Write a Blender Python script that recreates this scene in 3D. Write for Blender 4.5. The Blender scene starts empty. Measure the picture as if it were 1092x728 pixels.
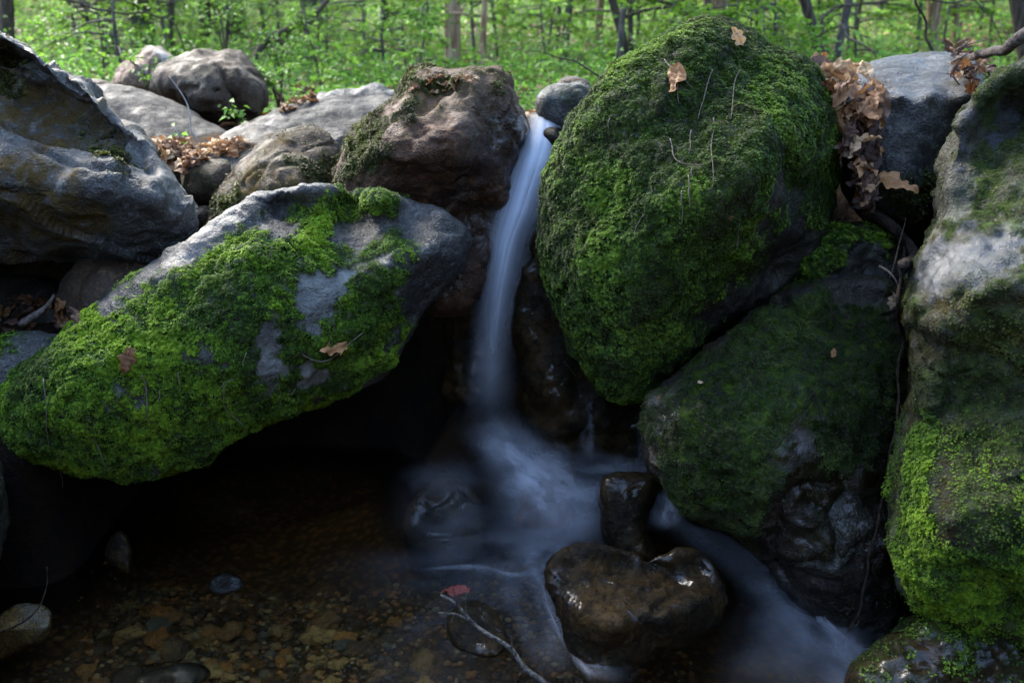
import bpy, math, random
import numpy as np
from mathutils import Vector, Matrix, Euler
from mathutils.geometry import delaunay_2d_cdt

# ------------------------------------------------------------------ camera, sky, sun, exposure
S = bpy.context.scene
COL = S.collection
CAMH, TH, FPX = 1.5, math.radians(17.6), 1050.0
cam_d = bpy.data.cameras.new('camera'); cam = bpy.data.objects.new('camera', cam_d); COL.objects.link(cam)
cam.location = (0, 0, CAMH); cam.rotation_euler = (math.radians(90)-TH, 0, 0)
cam_d.sensor_width = 36; cam_d.lens = 36*FPX/1092; cam_d.clip_end = 500; cam_d.clip_start = .05
cam_d.dof.use_dof = True; cam_d.dof.focus_distance = 2.55; cam_d.dof.aperture_fstop = 3.3
S.camera = cam
SUN_EL, SUN_AZ = 44, -32      # azimuth measured from +Y (away from the camera) towards +X
W = bpy.data.worlds.new('World'); S.world = W; W.use_nodes = True
nt = W.node_tree; bg = nt.nodes['Background']; sky = nt.nodes.new('ShaderNodeTexSky')
sky.sky_type = 'NISHITA'; sky.sun_disc = False; sky.sun_elevation = math.radians(SUN_EL); sky.sun_rotation = math.radians(SUN_AZ)
nt.links.new(sky.outputs[0], bg.inputs[0]); bg.inputs[1].default_value = 0.145
sd = bpy.data.lights.new('sun', 'SUN'); sun = bpy.data.objects.new('sun', sd); COL.objects.link(sun)
sd.energy = 2.8; sd.angle = math.radians(36); sd.color = (1, .94, .84)
_e, _a = math.radians(SUN_EL), math.radians(SUN_AZ)
sun.rotation_euler = Vector((math.cos(_e)*math.sin(_a), math.cos(_e)*math.cos(_a), math.sin(_e))).to_track_quat('Z', 'Y').to_euler()
sun.location = (-3, 4, 9)
S.view_settings.view_transform = 'Standard'; S.view_settings.look = 'None'; S.view_settings.gamma = 1
S.view_settings.exposure = 2.95
S.render.engine = 'CYCLES'
try:
    S.cycles.max_bounces = 7; S.cycles.diffuse_bounces = 4; S.cycles.glossy_bounces = 3; S.cycles.transmission_bounces = 4
    S.cycles.transparent_max_bounces = 24; S.cycles.use_denoising = True; S.cycles.caustics_reflective = False; S.cycles.caustics_refractive = False
except Exception: pass

R = np.random.default_rng(7); random.seed(7)
CT, ST = math.cos(TH), math.sin(TH)

def P(px, py, Y):
    """the place at distance Y (world y) that is seen at a given spot of the photograph"""
    a = (np.asarray(px, float)-546)/FPX; b = (364-np.asarray(py, float))/FPX
    dy = CT+b*ST; dz = -ST+b*CT; k = np.asarray(Y, float)/dy
    return np.stack([a*k, dy*k, CAMH+dz*k], -1)
def proj(v):
    x, y, z = v[:, 0], v[:, 1], v[:, 2]-CAMH
    d = y*CT-z*ST; u = y*ST+z*CT; d = np.where(d < .05, .05, d)
    return 546+FPX*x/d, 364-FPX*u/d
def pv(px, py, Y): return Vector(P(px, py, Y).tolist())

# ------------------------------------------------------------------ noise
_pm = np.random.default_rng(3).permutation(256); _pm = np.concatenate([_pm, _pm, _pm])
_gr = np.random.default_rng(4).normal(size=(256, 3)); _gr /= np.linalg.norm(_gr, axis=1)[:, None]
def pn(p):
    i = np.floor(p).astype(np.int64); f = p-i; i &= 255
    u = f*f*f*(f*(f*6-15)+10); out = 0
    for dx in (0, 1):
        for dy in (0, 1):
            for dz in (0, 1):
                h = _pm[_pm[_pm[i[:, 0]+dx]+i[:, 1]+dy]+i[:, 2]+dz]
                g = _gr[h]; w = (u[:, 0] if dx else 1-u[:, 0])*(u[:, 1] if dy else 1-u[:, 1])*(u[:, 2] if dz else 1-u[:, 2])
                out = out+w*(g[:, 0]*(f[:, 0]-dx)+g[:, 1]*(f[:, 1]-dy)+g[:, 2]*(f[:, 2]-dz))
    return out*1.5
def fbm(p, f=1., o=4, r=.5):
    s = 0; a = 1
    for k in range(o):
        s = s+a*pn(p*f+k*17.3); f *= 2.03; a *= r
    return s
def ridge(p, f=1., o=3, r=.5):
    s = 0; a = 1
    for k in range(o):
        s = s+a*(.45-np.abs(pn(p*f+k*9.1))); f *= 2.1; a *= r
    return s
def worley(p, f, seed=0):
    """distance to nearest and second nearest feature point, and a tilted plane per cell"""
    q = p*f+seed*3.7; c = np.floor(q).astype(np.int64); f1 = np.full(len(q), 9.); f2 = f1.copy(); pl = np.zeros(len(q))
    for dx in (-1, 0, 1):
        for dy in (-1, 0, 1):
            for dz in (-1, 0, 1):
                n = c+np.array([dx, dy, dz]); m = n & 255
                h = _pm[_pm[_pm[m[:, 0]]+m[:, 1]]+m[:, 2]]
                dv = n+.5+_gr[h]*.45-q; d = np.linalg.norm(dv, axis=1); pl = np.where(d < f1, (dv*_gr[(h*7+3) & 255]).sum(1), pl)
                f2 = np.minimum(f2, np.maximum(f1, d)); f1 = np.minimum(f1, d)
    return f1, f2, pl
def ss(a, b, x):
    t = np.clip((x-a)/(b-a), 0, 1); return t*t*(3-2*t)

# ------------------------------------------------------------------ mesh helpers
def tag(o, label=None, cat=None, group=None, kind=None):
    if label: o['label'] = label
    if cat: o['category'] = cat
    if group: o['group'] = group
    if kind: o['kind'] = kind
    return o
def mesh_np(name, v, loops, starts, smooth=True, mat=None, attrs=None):
    me = bpy.data.meshes.new(name)
    me.vertices.add(len(v)); me.vertices.foreach_set('co', np.asarray(v, np.float32).ravel())
    me.loops.add(len(loops)); me.loops.foreach_set('vertex_index', np.asarray(loops, np.int32))
    me.polygons.add(len(starts)); me.polygons.foreach_set('loop_start', np.asarray(starts, np.int32))
    me.update(calc_edges=True)
    if smooth: me.polygons.foreach_set('use_smooth', np.ones(len(starts), bool))
    if mat: me.materials.append(mat)
    for k, a in (attrs or {}).items():
        at = me.attributes.new(k, 'FLOAT', 'POINT'); at.data.foreach_set('value', np.asarray(a, np.float32))
    return me
def link(name, me, parent=None, loc=None):
    o = bpy.data.objects.new(name, me); COL.objects.link(o)
    if parent is not None: o.parent = parent
    if loc is not None: o.location = loc
    return o
def recenter(o_or_v, v):
    c = np.array([v[:, 0].mean(), v[:, 1].mean(), v[:, 2].min()]); return c, v-c
def grid_faces(nu, nv):
    i = (np.arange(nu-1)[:, None]*nv+np.arange(nv-1)[None]).ravel()
    return np.stack([i, i+1, i+nv+1, i+nv], 1)
def quads(name, v, q, **k):
    return mesh_np(name, v, q.ravel(), np.arange(len(q))*q.shape[1], **k)
def normals_of(v, q):
    """area weighted vertex normals for an (n,3|4) face array"""
    if q.shape[1] == 4: fn = np.cross(v[q[:, 2]]-v[q[:, 0]], v[q[:, 3]]-v[q[:, 1]])
    else: fn = np.cross(v[q[:, 1]]-v[q[:, 0]], v[q[:, 2]]-v[q[:, 0]])
    n = np.zeros_like(v)
    for k in range(q.shape[1]): 
        for c in range(3): n[:, c] += np.bincount(q[:, k], fn[:, c], len(v))
    return n/np.maximum(np.linalg.norm(n, axis=1), 1e-12)[:, None], fn

def tube_np(pts, rad, n=7, wob=0, seed=0, closed_tip=True):
    pts = np.asarray(pts, float); m = len(pts); rad = np.broadcast_to(np.asarray(rad, float), (m,))
    t = np.gradient(pts, axis=0); t /= np.maximum(np.linalg.norm(t, axis=1), 1e-9)[:, None]
    ref = np.array([.3, .9, .1]) if abs(t[0][1]) < .8 else np.array([1., 0, 0])
    V = []
    for k in range(m):
        u = np.cross(t[k], ref); u /= np.linalg.norm(u); w = np.cross(t[k], u)
        a = np.arange(n)/n*2*np.pi
        rr = rad[k]*(1+wob*pn(np.stack([np.cos(a)*1.3+seed, np.sin(a)*1.3, np.full(n, k*.35)], 1)))
        V.append(pts[k]+rr[:, None]*(np.cos(a)[:, None]*u+np.sin(a)[:, None]*w))
    V = np.concatenate(V); F = []
    for k in range(m-1):
        for j in range(n): F.append((k*n+j, k*n+(j+1) % n, (k+1)*n+(j+1) % n, (k+1)*n+j))
    c0, c1 = len(V), len(V)+1; V = np.concatenate([V, pts[:1], pts[-1:]])
    for j in range(n):
        F.append((c0, (j+1) % n, j, j)); F.append((c1, (m-1)*n+j, (m-1)*n+(j+1) % n, (m-1)*n+(j+1) % n))
    return V, F
class MB:
    def __init__(s): s.v = []; s.f = []; s.n = 0
    def add(s, V, F):
        V = np.asarray(V); s.v.append(V); s.f += [tuple(dict.fromkeys(i+s.n for i in f)) for f in F]; s.n += len(V); return s
    def tube(s, pts, rad, n=7, **k): return s.add(*tube_np(pts, rad, n, **k))
    def mesh(s, name, mat, off=(0, 0, 0), smooth=True):
        v = np.concatenate(s.v)-np.asarray(off)
        st = np.cumsum([0]+[len(f) for f in s.f[:-1]])
        return mesh_np(name, v, [i for f in s.f for i in f], st, smooth, mat)
def curve_pts(pts, n=24, jit=0, seed=0):
    """Catmull-Rom through points, with a little wander"""
    p = np.asarray([list(q) for q in pts], float); q = np.concatenate([2*p[:1]-p[1:2], p, 2*p[-1:]-p[-2:-1]]); o = []
    m = len(p)-1
    for t in np.linspace(0, m-1e-6, n):
        i = int(t); f = t-i; a, b, c, d = q[i:i+4]
        o.append(.5*((2*b)+(c-a)*f+(2*a-5*b+4*c-d)*f*f+(3*b-a-3*c+d)*f**3))
    o = np.array(o)
    if jit:
        k = np.stack([pn(o*9+seed+s*31) for s in range(3)], 1); o[1:-1] += (k*jit)[1:-1]
    return o

# ------------------------------------------------------------------ node helper
class NT:
    def __init__(s, name):
        s.m = bpy.data.materials.new(name); s.m.use_nodes = True; s.t = s.m.node_tree; s.t.nodes.clear()
        s.out = s.n('OutputMaterial'); s.co = s.n('TexCoord').outputs['Object']
    def n(s, t, **k):
        nd = s.t.nodes.new('ShaderNode'+t)
        for a, b in k.items(): setattr(nd, a, b)
        return nd
    def set(s, inp, v):
        if v is None: return
        if isinstance(v, bpy.types.NodeSocket): s.t.links.new(v, inp)
        else:
            if hasattr(inp.default_value, '__len__') and not hasattr(v, '__len__'): v = (v,)*len(inp.default_value)
            if hasattr(v, '__len__') and len(v) == 3 and len(inp.default_value) == 4: v = tuple(v)+(1,)
            inp.default_value = v
    def noise(s, sc, det=4, ro=.55, co=None, stretch=None, dist=0):
        c = co or s.co
        if stretch:
            mp = s.n('Mapping'); s.set(mp.inputs[0], c); mp.inputs['Scale'].default_value = stretch; c = mp.outputs[0]
        nd = s.n('TexNoise'); s.set(nd.inputs['Vector'], c); nd.inputs['Scale'].default_value = sc
        nd.inputs['Detail'].default_value = det; nd.inputs['Roughness'].default_value = ro; nd.inputs['Distortion'].default_value = dist
        return nd.outputs[0]
    def vor(s, sc, feat='F1', co=None, out=0):
        nd = s.n('TexVoronoi', feature=feat); s.set(nd.inputs['Vector'], co or s.co); nd.inputs['Scale'].default_value = sc
        return nd.outputs[out]
    def attr(s, name): return s.n('Attribute', attribute_name=name).outputs['Fac']
    def ramp(s, v, a, b, c=0., d=1.):
        nd = s.n('MapRange', interpolation_type='SMOOTHSTEP'); s.set(nd.inputs[0], v)
        for i, x in zip((1, 2, 3, 4), (a, b, c, d)): s.set(nd.inputs[i], x)
        return nd.outputs[0]
    def m2(s, op, a, b, clamp=False):
        nd = s.n('Math', operation=op); nd.use_clamp = clamp; s.set(nd.inputs[0], a); s.set(nd.inputs[1], b); return nd.outputs[0]
    def mix(s, f, a, b, bt='MIX'):
        nd = s.n('Mix', data_type='RGBA', blend_type=bt); s.set(nd.inputs[0], f); s.set(nd.inputs[6], a); s.set(nd.inputs[7], b); return nd.outputs[2]
    def bump(s, h, st, d, nrm=None):
        nd = s.n('Bump'); s.set(nd.inputs['Height'], h); nd.inputs['Strength'].default_value = st; nd.inputs['Distance'].default_value = d
        if nrm: s.set(nd.inputs['Normal'], nrm)
        return nd.outputs[0]
    def princ(s, col, rough=.8, spec=.5, nrm=None, **k):
        nd = s.n('BsdfPrincipled'); s.set(nd.inputs['Base Color'], col); s.set(nd.inputs['Roughness'], rough)
        s.set(nd.inputs['Specular IOR Level'], spec); s.set(nd.inputs['Normal'], nrm)
        for a, b in k.items(): s.set(nd.inputs[a.replace('_', ' ')], b)
        return nd.outputs[0]
    def mixs(s, f, a, b):
        nd = s.n('MixShader'); s.set(nd.inputs[0], f); s.set(nd.inputs[1], a); s.set(nd.inputs[2], b); return nd.outputs[0]
    def done(s, sh): s.set(s.out.inputs[0], sh); return s.m

def rock_mat(name, c1, c2, c3, rough=(.55, .9), soil=(.05, .034, .014), wet=0., spec=.5):
    """c1/c2 body colours, c3 pale lichen and painted sheen; attributes: moss (thin green film), dirt (brown film), wetm (wet), pale"""
    k = NT(name)
    n1 = k.noise(2.6, 6, .62); n2 = k.noise(11, 6, .65); n3 = k.noise(60, 5, .7); n4 = k.noise(190, 3, .6)
    col = k.mix(k.ramp(n1, .36, .62), c1, c2)
    col = k.mix(k.ramp(n2, .42, .66, 0, .75), col, tuple(x*.45 for x in c1))
    col = k.mix(k.ramp(n3, .5, .62, 0, .65), col, tuple(min(1, x*1.9) for x in c2))
    col = k.mix(k.ramp(n4, .50, .60, 0, .7), col, tuple(x*.3 for x in c1))
    sp = k.m2('MULTIPLY', k.ramp(k.noise(5.5, 5, .6, dist=.6), .6, .64), k.ramp(n3, .38, .5))
    col = k.mix(k.m2('MULTIPLY', sp, .6), col, c3)
    pale = k.m2('MULTIPLY', k.attr('pale'), k.ramp(n3, .3, .55, .4, 1)); col = k.mix(pale, col, c3)
    dirt = k.m2('MULTIPLY', k.attr('dirt'), k.ramp(k.noise(24, 5, .7), .34, .56)); 
    col = k.mix(dirt, col, k.mix(k.noise(40, 4), soil, tuple(x*2.8 for x in soil)))
    mo = k.m2('MULTIPLY', k.attr('moss'), k.ramp(k.noise(38, 5, .7), .3, .52))
    mc = k.mix(k.ramp(k.noise(30, 4, .7), .35, .65), (.010, .017, .004), (.045, .075, .010))
    col = k.mix(mo, col, mc)
    wt = k.attr('wetm'); col = k.mix(k.m2('MULTIPLY', wt, .55), col, (.007, .005, .003))
    rg = k.ramp(n2, .3, .7, rough[0], rough[1]); rg = k.m2('ADD', k.m2('MULTIPLY', rg, k.m2('SUBTRACT', 1, k.m2('MULTIPLY', wt, .78))), k.m2('MULTIPLY', mo, .2))
    h = k.m2('ADD', k.m2('MULTIPLY', k.noise(28, 8, .68), 1.), k.m2('MULTIPLY', n4, .25))
    bm = k.ramp(k.noise(3.4, 3, .5), .35, .62, .15, 1.)
    nr = k.bump(k.m2('MULTIPLY', h, bm), .9, .026); nr = k.bump(k.m2('MULTIPLY', bm, k.m2('ADD', k.noise(170, 5, .7), k.m2('MULTIPLY', k.vor(140), -.9))), .9, .006, nr)
    ct = k.bump(k.noise(30, 4, .6, dist=.4), 1., .018)
    pm = k.ramp(k.noise(6.5, 5, .65, dist=.5), .47, .55)
    sh = k.princ(col, rg, k.m2('MULTIPLY', k.m2('SUBTRACT', 1, k.m2('MAXIMUM', mo, dirt)), spec), nr, Coat_Weight=k.m2('MULTIPLY', k.m2('MULTIPLY', k.ramp(wt, .35, 1.), pm), k.m2('SUBTRACT', 1, mo)), Coat_Roughness=.1, Coat_Normal=ct)
    return k.done(sh)
GREY = rock_mat('grey_rock', (.048, .045, .040), (.096, .091, .083), (.16, .165, .15), (.38, .7))
BROWN = rock_mat('brown_rock', (.040, .022, .009), (.076, .043, .018), (.10, .085, .055))
SLAB = rock_mat('slab_rock', (.026, .022, .017), (.052, .045, .035), (.09, .088, .075))
RUST = rock_mat('rust_rock', (.070, .028, .009), (.125, .054, .019), (.11, .085, .055))
TAN = rock_mat('tan_rock', (.20, .115, .065), (.30, .20, .13), (.3, .28, .24))
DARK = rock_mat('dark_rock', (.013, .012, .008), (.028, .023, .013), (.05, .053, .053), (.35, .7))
MIXED = rock_mat('mottled_rock', (.022, .020, .011), (.042, .040, .022), (.058, .067, .082), (.4, .75), soil=(.022, .018, .006))
WETM = rock_mat('wet_rock', (.011, .008, .004), (.026, .016, .005), (.05, .042, .03), (.3, .6), spec=.4, soil=(.03, .018, .007))

def stream_stone(name, c1, c2):
    k = NT(name); n1 = k.noise(7, 6, .65); n2 = k.noise(34, 6, .7); n3 = k.noise(150, 4, .7)
    col = k.mix(k.ramp(n1, .38, .62), c1, c2); col = k.mix(k.ramp(n2, .48, .62, 0, .8), col, tuple(x*.3 for x in c1)); col = k.mix(k.ramp(n3, .56, .66, 0, .6), col, (.055, .038, .015))
    mo = k.m2('MULTIPLY', k.attr('moss'), k.ramp(n2, .3, .5)); col = k.mix(mo, col, (.02, .028, .005))
    nr = k.bump(k.noise(16, 5, .6, dist=.4), .8, .014); nr = k.bump(n2, .8, .007, nr); nr = k.bump(n3, .5, .003, nr)
    coat = k.bump(k.m2('ADD', k.noise(13, 3, .5, dist=.8), k.m2('MULTIPLY', n2, .12)), 1., .012)
    b = k.n('BsdfPrincipled'); k.set(b.inputs['Base Color'], col); k.set(b.inputs['Roughness'], k.ramp(n2, .3, .7, .4, .8)); k.set(b.inputs['Normal'], nr)
    k.set(b.inputs['Coat Weight'], k.ramp(k.noise(9, 5, .65, dist=.5), .52, .60)); b.inputs['Coat Roughness'].default_value = .06; b.inputs['Specular IOR Level'].default_value = .12; b.inputs['Coat IOR'].default_value = 1.4; k.set(b.inputs['Coat Normal'], coat)
    return k.done(b.outputs[0])
STONE = stream_stone('glossy_stream_stone', (.006, .004, .0015), (.026, .014, .003))
RSTONE = stream_stone('red_stream_stone', (.04, .014, .006), (.08, .03, .012))
def moss_mat(name, lo, mid, hi):
    k = NT(name); v = k.attr('v'); g = k.attr('g')
    col = k.mix(k.ramp(v, 0, .55), lo, mid); col = k.mix(k.ramp(v, .5, 1), col, hi)
    col = k.mix(k.ramp(g, .0, 1., 0, .85), col, (.028, .018, .008))
    d = k.n('BsdfPrincipled'); k.set(d.inputs['Base Color'], col); d.inputs['Roughness'].default_value = .55; d.inputs['Specular IOR Level'].default_value = .3
    t = k.n('BsdfTranslucent'); k.set(t.inputs[0], col)
    return k.done(k.mixs(.3, d.outputs[0], t.outputs[0]))
MOSS_A = moss_mat('bright_moss', (.020, .045, .003), (.085, .17, .006), (.21, .34, .012))
MOSS_B = moss_mat('deep_moss', (.012, .024, .003), (.048, .095, .006), (.15, .25, .015))
MOSS_C = moss_mat('olive_moss', (.026, .026, .005), (.065, .072, .010), (.12, .13, .02))

MOSS_D = moss_mat('dark_moss', (.006, .010, .003), (.020, .034, .005), (.07, .10, .012))
# ------------------------------------------------------------------ rocks
def seg_sd(px, py, poly):
    """signed distance (inside > 0) of points to a closed polygon"""
    a = np.asarray(poly, float); b = np.roll(a, -1, 0); d = np.full(px.shape, 1e9); ins = np.zeros(px.shape, bool)
    for (x0, y0), (x1, y1) in zip(a, b):
        ex, ey = x1-x0, y1-y0; L = ex*ex+ey*ey+1e-9
        t = np.clip(((px-x0)*ex+(py-y0)*ey)/L, 0, 1)
        d = np.minimum(d, np.hypot(px-x0-t*ex, py-y0-t*ey))
        c = (y0 > py) != (y1 > py)
        ins ^= c & (px < x0+(py-y0)*ex/(ey if abs(ey) > 1e-9 else 1e-9))
    return np.where(ins, d, -d)
def catmull_closed(p, step):
    p = np.asarray(p, float); n = len(p); out = []
    for i in range(n):
        a, b, c, d = p[i-1], p[i], p[(i+1) % n], p[(i+2) % n]
        m = max(2, int(np.hypot(*(c-b)[:2])/step))
        for t in np.arange(m)/m:
            cr = .5*((2*b)+(c-a)*t+(2*a-5*b+4*c-d)*t*t+(3*b-a-3*c+d)*t**3); ln = b+(c-b)*t
            out.append(.6*cr+.4*ln)
    return np.array(out)
def rbf(cx, cy, cz, c=45.):
    pts = np.stack([cx, cy], 1); n = len(pts)
    D = np.sqrt(((pts[:, None]-pts[None])**2).sum(-1)+c*c)
    A = np.zeros((n+3, n+3)); A[:n, :n] = D; A[:n, n] = 1; A[:n, n+1:] = pts/500; A[n, :n] = 1; A[n+1:, :n] = pts.T/500
    w = np.linalg.lstsq(A, np.concatenate([cz, [0, 0, 0]]), rcond=None)[0]
    def f(x, y):
        s = w[n]+w[n+1]*x/500+w[n+2]*y/500
        for k in range(n): s = s+w[k]*np.sqrt((x-pts[k, 0])**2+(y-pts[k, 1])**2+c*c)
        return s
    return f
ROCKS = {}
def blob_mask(px, py, v, spec, nz, soft=14, amp=26):
    """spec: list of polygons (photo outline of the patch); noise breaks the edge"""
    m = np.zeros(len(px))
    for poly in spec:
        st = 1.
        if isinstance(poly, tuple): poly, st = poly
        m = np.maximum(m, st*ss(-soft, soft, seg_sd(px, py, poly)+nz*amp))
    return m
def rock(name, label, out, plane, ctrl=(), rc=45., T=.12, B=.35, edge=60, vox=.011, disp=(.03, .012, .004), strata=None, facet=.02, mat=GREY,
         moss=(), dirt=(), pale=(), wet=(), cat='boulder', seed=0, bedge=None, film_all=0., wetall=0., group=None, step=None, crack=.012, bulge=0, grooves=()):
    cx, cy, Yc, ax, ay = plane
    S0 = lambda x, y: Yc+ax*(x-cx)/100+ay*(y-cy)/100
    o = np.array([(p[0], p[1], S0(p[0], p[1])+(p[2] if len(p) > 2 else 0)) for p in out], float)
    step = step or max(2.5, vox*FPX/Yc*.8)
    oc = catmull_closed(o, step)
    poly = oc[:, :2]
    x0, y0 = poly.min(0); x1, y1 = poly.max(0)
    gx, gy = np.meshgrid(np.arange(x0, x1, step), np.arange(y0, y1, step*.87)); gx = gx+(np.arange(gx.shape[0]) % 2)[:, None]*step*.5
    gx, gy = gx.ravel(), gy.ravel(); sdv = seg_sd(gx, gy, poly); k = sdv > step*.45; gx, gy, sdv = gx[k], gy[k], sdv[k]
    # densify towards the rim
    n = len(oc)
    co = [Vector((a, b)) for a, b in poly]+[Vector((a, b)) for a, b in zip(gx, gy)]
    vv, ee, ff, ov, _, _ = delaunay_2d_cdt(co, [(i, (i+1) % n) for i in range(n)], [], 1, 1e-6)
    V2 = np.array([tuple(q) for q in vv]); tri = np.array([f for f in ff if len(f) == 3])
    rim = np.zeros(len(V2), bool)
    for i, w in enumerate(ov):
        if any(j < n for j in w): rim[i] = True
    orig = np.array([w[0] if w else 0 for w in ov])
    sdv = np.where(rim, 0, np.maximum(seg_sd(V2[:, 0], V2[:, 1], poly), 0))
    cp = [(a, b, c) for a, b, c in o]+[(p[0], p[1], S0(p[0], p[1])+p[2]) for p in ctrl]
    cp = np.array(cp); f = rbf(cp[:, 0], cp[:, 1], cp[:, 2], rc); f0 = rbf(o[:, 0], o[:, 1], o[:, 2])
    Sf = f(V2[:, 0], V2[:, 1]); Sb = f0(V2[:, 0], V2[:, 1])
    e = np.sqrt(1-(1-np.clip(sdv/edge, 0, 1))**2); be = bedge or edge*1.6; eb = np.sqrt(1-(1-np.clip(sdv/be, 0, 1))**2)
    Yf = Sf-T*e; Yb = np.maximum(Sb+B*eb, Yf+.02)
    Yr = Sf.copy()
    Yf[rim] = Yr[rim]; Yb[rim] = Yr[rim]
    Vf = P(V2[:, 0], V2[:, 1], Yf); nb = np.where(~rim)[0]; Vb = P(V2[nb, 0], V2[nb, 1], Yb[nb])
    mp = np.arange(len(V2)); mp[nb] = len(V2)+np.arange(len(nb))
    V = np.concatenate([Vf, Vb]); F = np.concatenate([tri, mp[tri][:, ::-1]])
    me = quads('tmp', V, F, smooth=False); ob = bpy.data.objects.new('tmp', me); COL.objects.link(ob)
    md = ob.modifiers.new('r', 'REMESH'); md.mode = 'VOXEL'; md.voxel_size = vox; md.adaptivity = 0
    dg = bpy.context.evaluated_depsgraph_get(); em = bpy.data.meshes.new_from_object(ob.evaluated_get(dg), depsgraph=dg)
    bpy.data.objects.remove(ob); bpy.data.meshes.remove(me)
    nv = len(em.vertices); v = np.empty(nv*3, np.float32); em.vertices.foreach_get('co', v); v = v.reshape(-1, 3).astype(float)
    q = np.empty(len(em.loops), np.int32); em.loops.foreach_get('vertex_index', q); q = q.reshape(-1, 4); bpy.data.meshes.remove(em)
    nr, fn = normals_of(v, q)
    vol = (v[q[:, 0]]*fn).sum()
    if vol < 0: q = q[:, ::-1].copy(); nr = -nr
    # smooth the voxel steps
    E = np.concatenate([q[:, [0, 1]], q[:, [1, 2]], q[:, [2, 3]], q[:, [3, 0]]]); cnt = np.bincount(E[:, 0], minlength=nv)+np.bincount(E[:, 1], minlength=nv)
    for _ in range(2):
        acc = np.stack([np.bincount(E[:, 0], v[E[:, 1], c], nv)+np.bincount(E[:, 1], v[E[:, 0], c], nv) for c in range(3)], 1)
        v = .4*v+.6*acc/np.maximum(cnt, 1)[:, None]
    nr, _ = normals_of(v, q)
    s = seed*13.7; w = v+s
    d = disp[0]*fbm(w, 3.2, 3)+disp[1]*fbm(w, 11, 3)
    if facet:
        f1, f2, pl = worley(w+.05*np.stack([fbm(w+9*c, 6, 2) for c in range(3)], 1), 4.2, seed)
        d += facet*1.1*pl*ss(0, .2, f2-f1)-crack*(1-ss(0, .07, f2-f1))*ss(-.05, .3, pn(w*2.1))
        g1, g2, gp = worley(w*np.array([1, 1, 1.5])+.03*np.stack([fbm(w+7*c, 11, 2) for c in range(3)], 1), 12., seed+3); d += facet*.35*gp*ss(0, .25, g2-g1)*ss(-.3, .3, pn(w*3+2))
    if strata:
        sn, fr, am = strata; sn = np.array(sn, float); sn /= np.linalg.norm(sn)
        t = (w@sn)*fr+.7*fbm(w, 2.5, 3); fr_ = t-np.floor(t)
        d += am*(fr_**1.6-.5)*(.6+.8*ss(-.3, .3, pn(w*1.7+5)))
    d += disp[2]*ridge(w, 30, 3)
    px, py = proj(v)
    nz = fbm(w, 9, 4, .6)
    for gp, gw, gd in grooves:      # drawn cracks and ledges
        gp = np.asarray(gp, float); dd = np.full(len(px), 1e9)
        for (xa, ya), (xb, yb) in zip(gp[:-1], gp[1:]):
            ex, ey = xb-xa, yb-ya; t_ = np.clip(((px-xa)*ex+(py-ya)*ey)/(ex*ex+ey*ey), 0, 1); dd = np.minimum(dd, np.hypot(px-xa-t_*ex, py-ya-t_*ey))
        d -= gd*np.exp(-((dd+nz*gw*.5)/gw)**2)
    front = ss(-.25, .05, -(nr[:, 1]-.35*nr[:, 2]))
    mo = blob_mask(px, py, v, moss, nz)*front
    di = blob_mask(px, py, v, dirt, fbm(w+4, 7, 4, .6)); pa = blob_mask(px, py, v, pale, fbm(w+8, 22, 4, .6), soft=3, amp=14); we = np.maximum(blob_mask(px, py, v, wet, nz), wetall)
    we = np.maximum(we, 1-ss(.02, .16, v[:, 2]+.05*nz))
    mo = np.maximum(mo, film_all*ss(-.2, .5, nz+nr[:, 2]*.5))
    mo = np.clip(mo-pa*1.2, 0, 1)
    v = v+nr*(d+.008*mo*(1+1.2*fbm(w, 26, 3)))[:, None]
    nr, _ = normals_of(v, q)
    c, vl = recenter(None, v)
    me = quads(name, vl, q, mat=mat, attrs=dict(moss=mo, dirt=di*(1-mo), pale=pa, wetm=we))
    ob = link(name, me, None, c); tag(ob, label, cat, group)
    ROCKS[label] = dict(ob=ob, v=v, q=q, n=nr, moss=mo, px=px, py=py, c=c, nz=nz)
    return ROCKS[label]

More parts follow.
